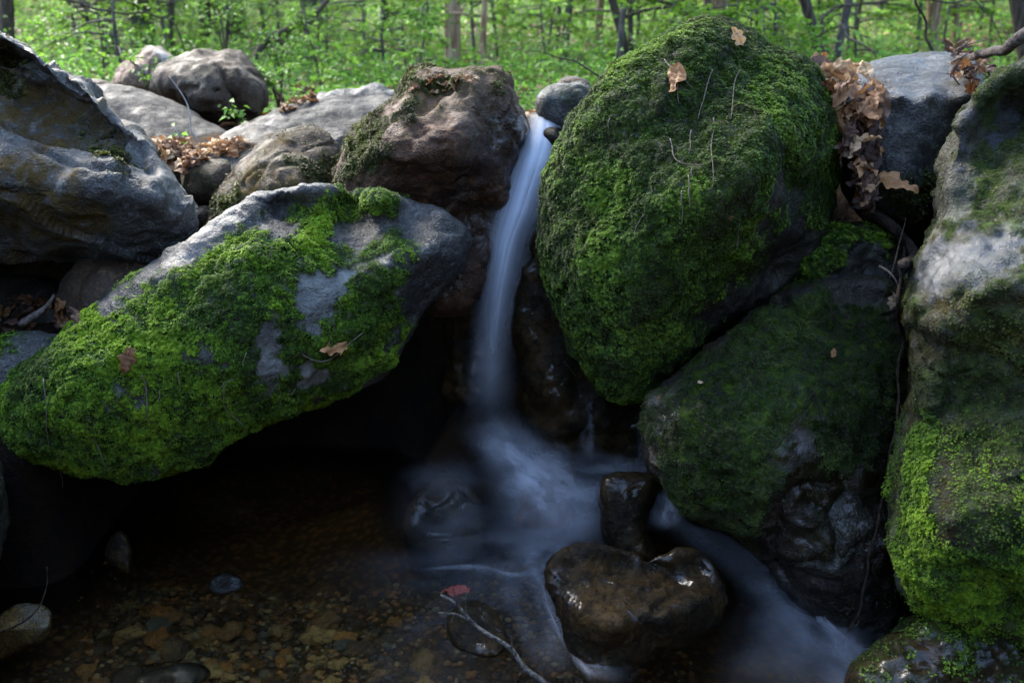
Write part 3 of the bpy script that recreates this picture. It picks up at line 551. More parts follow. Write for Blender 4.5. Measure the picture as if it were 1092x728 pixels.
# moss carpets (parts of their boulders)
carpet(ML, 150000, MOSS_A, (.0017, .0038), 3, thr=.45, brown=.12, bright=[([(60, 350), (200, 262), (300, 240), (390, 205), (380, 240), (300, 262), (200, 320), (90, 380)], .35), ([(40, 430), (280, 400), (250, 470), (100, 500)], .12)], seed=1)  # light on the slab's upper edge painted in as paler moss
carpet(BIG, 165000, MOSS_B, (.0018, .0040), 3, thr=.4, brown=.35, bright=[([(600, 160), (640, 90), (740, 20), (700, 60), (650, 110), (615, 190)], .35), ([(800, 40), (895, 100), (892, 200), (850, 180), (820, 100)], .25)], seed=2)  # light on both shoulders put into the moss colour
carpet(RB, 70000, MOSS_A, (.0014, .0032), 3, thr=.85, seed=3, tall=1.3, bright=[([(955, 470), (990, 430), (1005, 520), (1030, 600), (960, 620), (945, 540)], .35)], mask=RB['moss']*ss(1000, 940, np.abs(RB['px']-1000)*0+RB['px']-0*RB['py'])*0+RB['moss']*ss(400, 470, RB['py']+.3*(1040-RB['px'])))  # light on the collar's left side put into the moss colour
carpet(RB, 90000, MOSS_C, (.0014, .0030), 3, thr=.3, mask=np.clip(RB['moss']+.55*ss(300, 350, RB['py'])+.3*ss(-.1, .4, RB['nz']), 0, 1), seed=4, tall=.6, brown=.6)
carpet(WG, 60000, MOSS_D, (.0014, .003), 3, thr=.5, seed=5, tall=.5, brown=.3)
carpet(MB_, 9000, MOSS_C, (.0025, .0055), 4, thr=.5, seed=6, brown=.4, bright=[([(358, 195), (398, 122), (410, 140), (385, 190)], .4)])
carpet(L1, 4500, MOSS_C, (.004, .008), 4, thr=.3, seed=7, tall=.5, brown=.5)
carpet(L3, 2500, MOSS_C, (.004, .008), 4, thr=.4, seed=8, brown=.2)
carpet(LR, 9000, MOSS_B, (.002, .004), 3, seed=41, thr=.4)
carpet(FR, 2500, MOSS_C, (.003, .007), 4, thr=.5, seed=9)
carpet(ROCKS['dark rock with a mossy crown in the gap below the leaf heap'], 3500, MOSS_B, (.003, .007), 4, seed=10)
carpet(ROCKS['low flat grey stone with mossy corner at the left edge, beside the moss slab'], 1500, MOSS_A, (.003, .007), 4, seed=11)

# ------------------------------------------------------------------ water
k = NT('pool_water')
h = k.m2('ADD', k.noise(4, 3, .5, stretch=(1, 1.6, 1)), k.m2('MULTIPLY', k.noise(22, 3, .5), .12))
nr = k.bump(h, .35, .03)
gl = k.n('BsdfGlossy'); gl.inputs['Roughness'].default_value = .16; k.set(gl.inputs['Normal'], nr); gl.inputs[0].default_value = (.9, .95, 1, 1)
tr0 = k.n('BsdfTransparent'); tr0.inputs[0].default_value = (.86, .82, .70, 1); rf = k.n('BsdfRefraction'); rf.inputs[0].default_value = (.86, .82, .70, 1); rf.inputs['Roughness'].default_value = .12; rf.inputs['IOR'].default_value = 1.33; k.set(rf.inputs['Normal'], nr)
tr = k.n('MixShader'); tr.inputs[0].default_value = .22; k.set(tr.inputs[1], tr0.outputs[0]); k.set(tr.inputs[2], rf.outputs[0])
fr = k.n('Fresnel'); fr.inputs[0].default_value = 1.33; k.set(fr.inputs['Normal'], nr)
WATER = k.done(k.mixs(k.m2('MULTIPLY', fr.outputs[0], 1., True), tr.outputs[0], gl.outputs[0]))
wx = np.linspace(-3.2, 2.6, 150); wy = np.linspace(-6, 3.4, 170); WX, WY = np.meshgrid(wx, wy, indexing='ij')
wp = np.stack([WX, WY, 0*WX], -1).reshape(-1, 3); wp[:, 2] = .006*fbm(wp, 2.5, 2)
w_ = link('water', quads('water', wp, grid_faces(150, 170)[:, ::-1], mat=WATER)); tag(w_, kind='structure')

def silk_mat(name, col, dens, streak=(9, .6), lo=.5):
    k = NT(name); u = k.attr('u'); v = k.attr('w'); a = k.attr('a')
    cb = k.n('CombineXYZ'); k.set(cb.inputs[0], k.m2('MULTIPLY', u, streak[0])); k.set(cb.inputs[1], k.m2('MULTIPLY', v, streak[1]))
    n = k.noise(1., 3, .5, co=cb.outputs[0]); 
    al = k.m2('MULTIPLY', k.m2('MULTIPLY', a, k.ramp(n, .3, .7, lo, 1.)), dens, True)
    d = k.n('BsdfDiffuse'); d.inputs[0].default_value = col+(1,)
    t2 = k.n('BsdfTranslucent'); t2.inputs[0].default_value = col+(1,)
    tr = k.n('BsdfTransparent')
    return k.done(k.mixs(al, tr.outputs[0], k.mixs(.45, d.outputs[0], t2.outputs[0])))
SILK = silk_mat('silky_water', (.72, .76, .84), 1.25, (4, .3), .7); VEIL = silk_mat('thin_silky_water', (.66, .68, .74), .85, (3.2, 1.3), .18)
def sheet_np(rows, nu=26, nv=70, bulge=.04, prof=1.0, ends=(0, .25), off=0., wave=.01, seed=0):
    """rows: (left px, right px, py, Y) down the flow -> soft-edged curved sheet"""
    r = np.asarray(rows, float); t = np.linspace(0, 1, len(r)); tt = np.linspace(0, 1, nv)
    c = curve_pts(np.c_[r[:, :2], r[:, 2]], nv); yy = np.interp(tt, t, r[:, 3]); al = np.interp(tt, t, r[:, 4]) if r.shape[1] > 4 else np.ones(nv)
    u = np.linspace(0, 1, nu)
    PX = c[:, :1]*(1-u)+c[:, 1:2]*u; PY = np.repeat(c[:, 2:3], nu, 1)
    Yv = yy[:, None]-bulge*np.sin(np.pi*u)[None]+off+wave*np.sin(u*9+seed)[None]*np.sin(tt*3+seed)[:, None]
    v = P(PX.ravel(), PY.ravel(), Yv.ravel())
    e = np.sin(np.pi*u)**prof; fade = ss(0, max(ends[0], 1e-3), tt)*ss(0, max(ends[1], 1e-3), 1-tt)
    a = (e[None]*(fade*al)[:, None]).ravel()
    return v, grid_faces(nv, nu), a, np.tile(u, nv)+seed*.37, np.repeat(tt*4, nu)
def sheets(name, mat, specs, parent=None):
    V, Q, A, U, Wv, n = [], [], [], [], [], 0
    for sp in specs:
        v, q, a, u, w = sheet_np(**sp); V.append(v); Q.append(q+n); A.append(a); U.append(u); Wv.append(w); n += len(v)
    V = np.concatenate(V); c, vl = recenter(None, V)
    if parent is not None: c = np.array(parent.location); vl = V-c
    me = quads(name, vl, np.concatenate(Q), mat=mat, attrs=dict(a=np.concatenate(A), u=np.concatenate(U), w=np.concatenate(Wv)))
    return link(name, me, parent, None if parent else c)
main = [(566, 590, 119, 3.42, .5), (562, 600, 130, 3.32, .9), (552, 603, 150, 3.22, 1.), (543, 598, 175, 3.15, 1.), (536, 590, 200, 3.11, 1.), (527, 580, 230, 3.07, .95), (520, 566, 260, 3.05, .78), (514, 556, 300, 3.02, .6), (508, 550, 340, 3.0, .42), (502, 546, 380, 2.98, .26), (496, 548, 415, 2.95, .18), (488, 552, 455, 2.92, .08)]
wide = [(a-8, b+10, c, d, e*.5) for a, b, c, d, e in main]
fall = bpy.data.objects.new('waterfall', None); COL.objects.link(fall); fall.location = P(520, 450, 2.95).tolist()
tag(fall, 'narrow silky white waterfall dropping between the rusty boulder and the domed mossy boulder', 'waterfall')
sheets('main_veil', SILK, [dict(rows=main, prof=1.1, ends=(.03, .1), bulge=.06), dict(rows=wide, prof=1.4, off=.03, seed=2, ends=(.03, .15)), dict(rows=[(a+6, b-10, c, d, e*.7) for a, b, c, d, e in main], prof=1.2, off=-.03, seed=4, ends=(.05, .3))], fall)
sheets('side_trickle', VEIL, [dict(rows=[(556, 572, 268, 3.1, .35), (552, 574, 310, 3.08, .3), (556, 582, 350, 3.05, .2), (560, 590, 400, 3.0, .2)], seed=5, ends=(.2, .3)), dict(rows=[(575, 590, 300, 3.05, .3), (578, 598, 370, 3.02, .25), (580, 612, 430, 2.95, .2)], seed=6, ends=(.3, .3))], fall)
# cascade over the shelf: a soft skin of white water following the stones down to the pool
casc = bpy.data.objects.new('cascade', None); COL.objects.link(casc); casc.location = P(560, 600, 2.5).tolist()
tag(casc, 'misty blurred white cascade spreading over dark stones at the foot of the waterfall', 'cascade')
sheets('misty_veil', VEIL, [
    dict(rows=[(480, 556, 425, 2.93, .3), (480, 590, 460, 2.86, .6), (500, 630, 490, 2.76, .8), (515, 665, 525, 2.66, .85), (515, 680, 560, 2.55, .7), (510, 690, 592, 2.44, .3)], prof=1.8, ends=(.35, .4), bulge=.03, seed=1),
    dict(rows=[(500, 545, 430, 2.9, .4), (505, 570, 470, 2.80, .7), (525, 610, 510, 2.68, .9), (545, 645, 545, 2.57, .8), (560, 660, 580, 2.46, .4)], prof=1.8, ends=(.4, .4), bulge=.03, seed=3),
    dict(rows=[(430, 520, 475, 2.74, .08), (410, 540, 510, 2.64, .16), (410, 560, 560, 2.53, .14), (430, 580, 600, 2.42, .1)], prof=2.2, ends=(.45, .45), bulge=.04, seed=7),
    dict(rows=[(600, 700, 478, 2.75, .2), (600, 720, 510, 2.66, .45), (590, 700, 545, 2.56, .4)], prof=1.6, ends=(.4, .5), bulge=.03, seed=9)], casc)
sheets('small_spout', VEIL, [dict(rows=[(714, 724, 484, 2.62, .5), (706, 726, 510, 2.56, .8), (694, 732, 540, 2.48, .9), (684, 744, 568, 2.42, .7)], prof=1.3, ends=(.1, .35), bulge=.02, seed=11),
    dict(rows=[(622, 634, 415, 2.9, .25), (618, 640, 460, 2.86, .25), (610, 650, 500, 2.8, .25)], ends=(.3, .3), seed=12), dict(rows=[(676, 690, 430, 2.78, .25), (678, 700, 470, 2.74, .25), (676, 712, 520, 2.66, .25)], ends=(.3, .3), seed=13)], casc)
# white water sliding over the pool (lies on the surface)
def flow(pts, z0=.012, seed=0, nv=60, prof=1.3, ends=(.2, .3)):
    """pts: (px, py, half width m, strength) where the water surface is seen"""
    w = []
    for px, py, hw, al in pts:
        d = P(px, py, 1.)-np.array([0, 0, CAMH]); s_ = (CAMH-z0)/-d[2]; w.append((d[0]*s_, d[1]*s_, hw, al))
    w = np.array(w); c = curve_pts(w[:, :3], nv); al = np.interp(np.linspace(0, 1, nv), np.linspace(0, 1, len(w)), w[:, 3])
    t = np.gradient(c[:, :2], axis=0); t /= np.linalg.norm(t, axis=1)[:, None]; nrm = np.stack([-t[:, 1], t[:, 0]], 1)
    u = np.linspace(-1, 1, 24); v = np.zeros((nv, 24, 3))
    v[..., :2] = c[:, None, :2]+nrm[:, None]*(c[:, 2:3]*u)[..., None]
    v[..., 2] = z0+.012*(1-u**2)[None]; v = v.reshape(-1, 3); v[:, 2] += .006*fbm(v, 5, 2)
    fade = .62*ss(0, ends[0], np.linspace(0, 1, nv))*ss(0, ends[1], np.linspace(1, 0, nv))
    a = (((1-u**2)**prof)[None]*(al*fade)[:, None]).ravel()
    return v, grid_faces(nv, 24), a, np.tile(u*.5, nv)+seed*.3, np.repeat(np.linspace(0, 4, nv), 24)
fl = [flow([(715, 556, .05, .6), (745, 572, .07, .9), (790, 594, .09, 1.), (830, 625, .10, .9), (862, 660, .10, .8), (900, 700, .11, .8), (960, 760, .14, .6)], seed=1, ends=(.15, .1)),
      flow([(700, 560, .06, .4), (780, 590, .10, .6), (850, 640, .18, .5), (860, 700, .24, .35), (870, 780, .25, .2)], seed=2, z0=.018),
      flow([(560, 560, .16, .6), (585, 590, .14, .8), (570, 620, .12, .5), (580, 670, .08, .5), (600, 740, .08, .3)], seed=3, z0=.02),
      flow([(640, 560, .12, .6), (590, 575, .16, .7), (520, 590, .2, .35), (430, 610, .2, .12), (300, 620, .22, .04)], seed=4, z0=.02),
      flow([(600, 600, .04, .5), (594, 640, .03, .7), (612, 680, .03, .7), (634, 712, .035, .6), (690, 722, .04, .3)], seed=5, z0=.026, ends=(.2, .3)),
      flow([(556, 596, .02, .0), (572, 612, .014, .9), (580, 636, .012, .9), (594, 668, .012, .9), (608, 694, .012, .8), (626, 716, .014, .7), (640, 730, .02, .4)], seed=8, z0=.030, ends=(.2, .2)),
      flow([(440, 612, .02, .3), (500, 606, .022, .6), (550, 616, .022, .5), (590, 600, .03, .4)], seed=9, z0=.026),
      flow([(740, 562, .02, .5), (790, 584, .02, .9), (836, 618, .02, .9), (870, 654, .02, .8), (900, 684, .025, .7), (950, 722, .03, .6)], seed=10, z0=.030),
      flow([(540, 610, .1, .2), (500, 650, .16, .14), (470, 700, .2, .1), (450, 780, .2, .06)], seed=6, z0=.016)]
V, Q, A, U, Wv, n = [], [], [], [], [], 0
for v, q, a, u, w in fl: V.append(v); Q.append(q+n); A.append(a); U.append(u); Wv.append(w); n += len(v)
sw = link('stream_water', quads('stream_water', np.concatenate(V), np.concatenate(Q), mat=VEIL, attrs=dict(a=np.concatenate(A), u=np.concatenate(U), w=np.concatenate(Wv)))); tag(sw, kind='structure')

# ------------------------------------------------------------------ forest
def leaf_mat(name, a, b, c, trans=.55, rough=.5):
    k = NT(name); v = k.attr('v'); rnd = k.n('ObjectInfo').outputs['Random']
    v = k.m2('ADD', v, k.m2('MULTIPLY', k.m2('SUBTRACT', rnd, .5), .35))
    col = k.mix(k.ramp(v, 0, .5), a, b); col = k.mix(k.ramp(v, .5, 1), col, c)
    t = k.n('BsdfTranslucent'); k.set(t.inputs[0], col)
    return k.done(k.mixs(trans, k.princ(col, rough, .4), t.outputs[0]))
LEAF = leaf_mat('spring_leaf', (.07, .16, .014), (.15, .32, .035), (.26, .46, .075))
LEAF2 = leaf_mat('yellow_green_leaf', (.08, .17, .012), (.16, .31, .03), (.27, .45, .07))
HERB = leaf_mat('undergrowth_leaf', (.06, .15, .018), (.13, .29, .035), (.22, .42, .065))
def bark_mat(name, c1, c2, sc=(14, 14, 2.2)):
    k = NT(name); n = k.noise(3.2, 6, .65, stretch=sc); n2 = k.noise(2, 4)
    col = k.mix(k.ramp(n, .38, .6), c1, c2); col = k.mix(k.ramp(n2, .4, .65, 0, .5), col, tuple(x*.5 for x in c1))
    return k.done(k.princ(col, .9, .2, k.bump(n, 1., .03)))
BARK_R = bark_mat('red_brown_bark', (.24, .13, .08), (.55, .38, .26), (9, 9, .9)); BARK_G = bark_mat('grey_bark', (.07, .062, .055), (.17, .15, .13)); BARK_D = bark_mat('dark_bark', (.05, .038, .028), (.12, .095, .07))
TWIG = bark_mat('dark_twig', (.035, .024, .018), (.12, .08, .055), (30, 30, 8)); PALETWIG = bark_mat('pale_twig', (.22, .17, .13), (.42, .34, .28), (30, 30, 8))

def leaves_np(pos, up, size, r, aspect=.55, jit=.45):
    """flat folded leaves: pos (n,3), facing about `up`"""
    n = len(pos); u = up+r.normal(0, jit, (n, 3)); u /= np.linalg.norm(u, axis=1)[:, None]
    d = np.cross(u, r.normal(size=(n, 3))); d /= np.linalg.norm(d, axis=1)[:, None]; s = np.cross(u, d)
    L = (size*r.uniform(.6, 1.25, n))[:, None]
    dr = u*(-.18*L)
    V = np.stack([pos, pos+d*L*.45+s*L*aspect*.5+u*L*.10, pos+d*L+dr, pos+d*L*.45-s*L*aspect*.5+u*L*.10], 1).reshape(-1, 3)
    return V
def leaf_mesh(name, V, val, mat):
    n = len(V)//4; q = np.arange(n*4).reshape(-1, 4)
    return mesh_np(name, V, np.concatenate([q[:, [0, 1, 2]], q[:, [0, 2, 3]]], 1).ravel(), np.arange(n*2)*3, False, mat, dict(v=np.repeat(val, 4)))

def sapling_meshes(seed, H, nb, spread, lsize, mat, lo=.15):
    r = np.random.default_rng(seed); mb = MB(); P_, VAL = [], []
    lean = r.normal(0, .12, 2)
    tp = np.array([[lean[0]*t*t*H+.04*math.sin(t*6+seed), lean[1]*t*t*H+.04*math.cos(t*5+seed), t*H] for t in np.linspace(0, 1, 12)])
    mb.tube(tp, np.linspace(.006+.005*H, .003, 12), 6)
    for i in range(nb):
        t = lo+(1-lo)*((i+r.random())/nb); b0 = np.array([np.interp(t, np.linspace(0, 1, 12), tp[:, c]) for c in range(3)])
        az = r.uniform(0, 2*np.pi); L = spread*(1.1-.6*t)*r.uniform(.6, 1.2); el = r.uniform(.05, .5)
        s = np.linspace(0, 1, 8); dirv = np.array([math.cos(az), math.sin(az), 0])
        bp = b0+dirv*(L*s)[:, None]; bp[:, 2] += L*(el*s-.55*s*s*r.uniform(.6, 1.3)); bp += r.normal(0, .012, bp.shape)*s[:, None]
        mb.tube(bp, np.linspace(.006+.002*H, .0015, 8), 4)
        side = np.array([-dirv[1], dirv[0], 0])
        for j in range(r.integers(5, 9)):
            f = r.uniform(.2, 1); q0 = np.array([np.interp(f, s, bp[:, c]) for c in range(3)]); sg = r.choice([-1, 1]); l2 = L*.42*(1.1-f*.6)*r.uniform(.6, 1.2)
            dd = dirv*.7+side*sg*r.uniform(.4, 1.); dd /= np.linalg.norm(dd); q1 = q0+dd*l2+np.array([0, 0, -.12*l2+r.normal(0, .03)])
            mb.tube([q0, (q0+q1)/2, q1], [.0025, .002, .001], 3)
            m = max(3, int(l2/lsize*3.6)); g = r.random(m)**.8; pts = q0+(q1-q0)*g[:, None]+r.normal(0, lsize*.42, (m, 3))*np.array([1, 1, .28])
            P_.append(pts); VAL.append(np.clip(r.normal(.5+.12*math.sin(i), .2, m), 0, 1))
    pts = np.concatenate(P_); V = leaves_np(pts, np.array([0, 0, 1.]), lsize, r, .6, .32)
    return mb.mesh('trunk', BARK_G, smooth=True), leaf_mesh('crown', V, np.concatenate(VAL), mat)
protos = [sapling_meshes(100+i, H, nb, sp, ls, m) for i, (H, nb, sp, ls, m) in enumerate([(3.2, 26, 1.3, .060, LEAF), (2.4, 22, 1.0, .050, LEAF2), (4.2, 30, 1.5, .065, LEAF), (1.6, 18, .8, .048, LEAF2), (3.6, 26, 1.7, .055, LEAF), (1.1, 14, .6, .045, LEAF), (2.9, 24, 1.2, .070, LEAF2)])]
rf = np.random.default_rng(21)
spots = []
tries = 0
while len(spots) < 128 and tries < 4000:
    tries += 1
    y = 7.0+17*rf.random()**1.15; x = (rf.random()-.5)*1.25*y
    if any((x-a)**2+(y-b)**2 < (.30+.022*y)**2 for a, b, _ in spots): continue
    if y < 8.5 and rf.random() < .5: continue
    spots.append((x, y, 0))
for i, (x, y, _) in enumerate(spots):
    j = int(rf.integers(0, 7)) if y > 9 else int(rf.choice([3, 5, 1]))
    t = bpy.data.objects.new('sapling', None); COL.objects.link(t); t.location = (x, y, ground_at(x, y)-.03)
    t.rotation_euler = (0, 0, rf.uniform(0, 6.28)); t.scale = (1,)*3 if j == 5 else (rf.uniform(.85, 1.3),)*3
    tag(t, 'slender understory sapling with sprays of fresh green leaves in the woods beyond the boulders', 'sapling', 'leafy saplings in the woods beyond the boulders')
    link('trunk', protos[j][0], t); link('crown', protos[j][1], t)

def crown_mesh(seed, n, rad, zc, zr, lsize):
    r = np.random.default_rng(seed); cl = []
    for _ in range(38):
        a = r.uniform(0, 6.28); d = rad*math.sqrt(r.random()); cl.append((d*math.cos(a), d*math.sin(a), zc+zr*r.uniform(-1, 1)*(1-.5*(d/rad)**2)))
    cl = np.array(cl); k = r.integers(0, len(cl), n); p = cl[k]+r.normal(0, 1, (n, 3))*np.array([.62, .62, .2])
    mb = MB()
    for c in cl: mb.tube(curve_pts([(0, 0, zc-zr*1.2-.5), (c[0]*.4, c[1]*.4, (zc-zr+c[2])/2), tuple(c)], 7), np.linspace(.045, .008, 7), 4)
    V = leaves_np(p, np.array([0, 0, 1.]), lsize, r, .6, .4)
    return leaf_mesh('crown', V, np.clip(r.normal(.5, .2, n), 0, 1), LEAF), mb.mesh('limbs', BARK_G)
DENSE = crown_mesh(310, 2300, 3.2, 6.9, .9, .14)  # unseen crown added to keep direct sun off the foreground
crowns = [crown_mesh(300+i, 600, 2.4+.5*i, 6.6+.6*i, 1.2, .13) for i in range(3)]
def big_tree(x0, y0, x1, wpx, Y, mat, label, k=0, crown=None, h=9., base=None, group=None, side=()):
    """trunk seen from (x0,y0) up to (x1,0) in the photo, standing on the ground at distance Y"""
    a = P(x0, y0, Y); b = P(x1, 0, Y); sl = (b-a)/max(b[2]-a[2], 1e-3)
    gz = ground_at(a[0], Y)-.1; foot = a+sl*(gz-a[2]); r0 = wpx/FPX*Y*.5
    pts = []
    for z in np.concatenate([np.linspace(0, 2.2, 12), np.linspace(2.6, h, 10)]):
        p = foot+sl*min(z, 3.)+np.array([0, 0, max(z-3., 0)]); p[2] = foot[2]+z; pts.append(p)
    pts = np.array(pts)-foot; pts[:, :2] += np.stack([.35*r0*np.sin(pts[:, 2]*1.7+k), .3*r0*np.cos(pts[:, 2]*1.3+k)], 1)
    z = pts[:, 2]; rad = r0*(1-.55*z/h)*(1+.3*np.exp(-z/.15))
    t = bpy.data.objects.new('tree', None); COL.objects.link(t); t.location = foot; tag(t, label, 'tree', group)
    link('trunk', MB().tube(pts, rad, 14 if wpx > 12 else 8, wob=.16, seed=k).mesh('trunk', mat), t)
    for si, sp in enumerate(side):
        q = np.array([P(px, py, Y+dy) for px, py, dy in sp[0]])-foot
        link('limb', MB().tube(curve_pts(q, 16, .012, si+k), np.linspace(sp[1], sp[1]*.35, 16)/FPX*Y*.5, 6).mesh('limb', mat), t)
    cm, lm = crown or crowns[k % 3]
    s = .55 if wpx < 8 else (.8 if wpx < 12 else 1.)
    for nm, me in (('crown', cm), ('limbs', lm)):
        c = link(nm, me, t); c.rotation_euler = (0, 0, k*1.3); c.scale = (s,)*3; c.location = (pts[-1][0]*.9, pts[-1][1]*.9, (h-9)*.5+(1-s)*4.)
        if crown: c.location = (-.9, -2.6, 0); c.rotation_euler = (0, 0, 0)  # pushed off its trunk so its shade falls on the pool
    return t
big_tree(4, 38, 3, 15, 8.5, BARK_D, 'dark tree trunk at the top left corner behind the ledged boulder', 0)
big_tree(150, 60, 142, 24, 13, BARK_G, 'wide pale grey tree trunk left of and behind the orange rock', 1)
big_tree(98, 66, 88, 8, 12, BARK_D, 'thin dark stem leaning left, leftmost of the stems behind the ledged boulder', 2)
big_tree(113, 66, 121, 6, 11.5, BARK_D, 'thin dark stem leaning right, nearest to the wide grey trunk', 3)
big_tree(128, 62, 112, 8, 10, BARK_D, 'curving dark stem bending over the orange rock', 4, side=[([(132, 66, 0), (120, 30, 0), (100, 14, 0), (60, 4, 0)], 6)])
big_tree(222, 52, 219, 12, 14, BARK_D, 'dark brown trunk above the left part of the rounded brown boulder', 5)
big_tree(252, 60, 252, 15, 15, BARK_D, 'thick dark brown trunk above the right part of the rounded brown boulder', 6)
big_tree(345, 78, 343, 9, 10.5, BARK_G, 'grey stem standing behind the ferns', 7)
big_tree(480, 84, 482, 17, 9.0, BARK_R, 'straight reddish brown trunk with furrowed bark above the square rusty boulder', 8, DENSE, side=[([(482, 14, -.1), (500, 16, -.3), (508, 28, -.4), (513, 42, -.5)], 3.5), ([(478, 14, 0), (455, 20, -.2), (438, 34, -.3)], 2.), ([(490, 12, 0), (497, 4, .1), (502, -8, .1)], 4)])
big_tree(514, 78, 518, 6.5, 9.4, BARK_R, 'thin pinkish stem just right of the straight reddish trunk', 9)
big_tree(541, 72, 538, 7, 14, BARK_R, 'thin brown stem in the leaves above the lip of the waterfall', 10)
big_tree(601, 84, 608, 8.5, 11.5, BARK_G, 'pale grey stem right above the perched grey stone', 11)
big_tree(637, 88, 640, 8, 12.5, BARK_R, 'short looking brown stem between the perched stone and the domed boulder', 12)
big_tree(671, 72, 651, 9, 8.0, BARK_D, 'dark stem leaning left, one of a pair above the left shoulder of the domed boulder', 13, side=[([(668, 66, 0), (660, 40, .1), (662, 10, .2), (661, -10, .2)], 4), ([(672, 40, 0), (682, 52, -.2), (692, 62, -.3)], 2.5)])
big_tree(672, 72, 671, 6, 8.2, BARK_D, 'upright dark stem, right one of a pair above the left shoulder of the domed boulder', 14)
big_tree(766, 40, 765, 26, 10.5, BARK_R, 'thickest reddish brown trunk directly above the top of the domed boulder', 15)
big_tree(735, 42, 728, 6, 12, BARK_D, 'thin leaning stem left of the thickest reddish trunk', 16)
big_tree(742, 40, 741, 7, 15, BARK_G, 'pale thin stem close to the left of the thickest reddish trunk', 17)
big_tree(880, 72, 858, 11, 7.0, BARK_D, 'bent brown tree rising out of the leaf heap, leaning left', 18, side=[([(878, 40, 0), (877, 22, .1), (888, 9, .2), (915, 5, .3), (960, 0, .3)], 4.5)])
big_tree(890, 66, 904, 9, 7.4, BARK_G, 'grey green tree beside the bent brown one, leaning right', 19, side=[([(896, 25, 0), (905, 40, -.1), (920, 48, -.2), (935, 62, -.2)], 3.5)])
big_tree(992, 60, 994, 14, 11, BARK_R, 'pinkish brown trunk behind the flat-topped grey rock', 20)
big_tree(1019, 58, 1018, 8, 12, BARK_R, 'slim brown trunk behind the twig and leaf debris', 21, side=[([(1019, 50, 0), (1028, 15, 0), (1040, -10, 0)], 4)])
big_tree(1100, 60, 1092, 24, 6.5, BARK_D, 'dark mossy trunk cut by the right edge above the mottled boulder', 22)
big_tree(182, 60, 184, 6, 11, BARK_D, 'thin dark stem behind the joint between the orange rock and the rounded brown boulder', 23)
big_tree(314, 78, 333, 10, 12, BARK_G, 'grey stem leaning steeply right, behind the jagged grey ridge', 24, side=[([(330, 25, 0), (342, 8, 0), (352, -6, 0)], 6)])
big_tree(330, 70, 322, 7, 11, BARK_D, 'dark stem leaning left across the steeply leaning grey stem', 25)
big_tree(415, 80, 409, 7, 15, BARK_D, 'dark stem in the leaves between the ferns and the square rusty boulder', 26)
big_tree(925, 60, 940, 7, 16, BARK_G, 'pale stem far up the slope above the leaf heap', 27)
big_tree(1060, 50, 1062, 14, 16, BARK_R, 'brown trunk far up the slope above the twig and leaf debris', 28)
# dark bare boughs
def bough(name, label, cat, pts, w, mat, Y=None, n=26, jit=.02, twigs=0, seed=0, taper=.3, group=None):
    q = np.array([P(a, b, c) for a, b, c in pts]); Y_ = q[:, 1].mean(); c = curve_pts(q, n, jit, seed)
    rad = np.interp(np.linspace(0, 1, n), [0, 1], [w, w*taper])/FPX*Y_*.5
    o = c[0]; me = MB().tube(c, rad, 7, wob=.2, seed=seed).mesh(name, mat, o); ob = link(name, me, None, o); tag(ob, label, cat, group)
    r = np.random.default_rng(seed+5)
    for i in range(twigs):
        k = int(n*(.15+.8*(i+.5)/twigs)); b = c[k]; d = np.array([r.normal(), r.normal()*.4, r.normal()]); d /= np.linalg.norm(d); L = w*4/FPX*Y_*r.uniform(.8, 2.2)
        link('twig', MB().tube(curve_pts([b, b+d*L*.5+r.normal(0, .1*L, 3), b+d*L], 7), np.linspace(rad[k]*.6, rad[k]*.2, 7), 5).mesh('twig', mat, o), ob)
    return ob
bough('bough', 'long bare dark bough arching over the woods at the top left', 'branch', [(20, -8, 6.4), (60, 0, 6.4), (90, 5, 6.4), (115, 13, 6.4), (150, 13, 6.5), (172, 18, 6.6), (187, 27, 6.6), (200, 70, 6.7), (204, 100, 6.7)], 3.2, BARK_D, twigs=6, seed=1)
bough('bough', 'thick dark fallen limb slanting up behind the jagged ridge', 'branch', [(262, 96, 8), (276, 55, 8.2), (290, 40, 8.3), (312, 30, 8.3), (330, 20, 8.4), (350, 0, 8.5)], 8, BARK_D, twigs=5, seed=2, taper=.6)
bough('bough', 'thin dark drooping branch reaching left from the domed boulder over the perched stone', 'branch', [(672, 100, 4.4), (650, 84, 4.4), (632, 76, 4.4), (612, 68, 4.4), (590, 63, 4.4), (566, 54, 4.4)], 3, BARK_D, twigs=3, seed=3)
bough('bough', 'bare red brown sapling switch leaning left behind the flat-topped rock', 'branch', [(1000, 66, 4.6), (994, 50, 4.6), (986, 28, 4.6), (977, -4, 4.6)], 3.4, TWIG, seed=4, taper=.7)
bough('bough', 'thin bare branch crossing the top right corner', 'branch', [(985, 0, 5), (1020, 3, 5), (1035, 2, 5), (1050, 12, 5), (1064, 30, 5), (1066, 60, 5)], 2.2, BARK_D, twigs=4, seed=5)
bough('fallen_log', 'pale weathered log end lying in the leaf debris at the top right', 'log', [(1150, 16, 2.7), (1092, 40, 2.75), (1068, 52, 2.85), (1040, 60, 3.1), (1012, 60, 3.5)], 16, bark_mat('weathered_wood', (.11, .085, .07), (.26, .21, .18), (12, 30, 30)), n=18, seed=6, taper=.35)

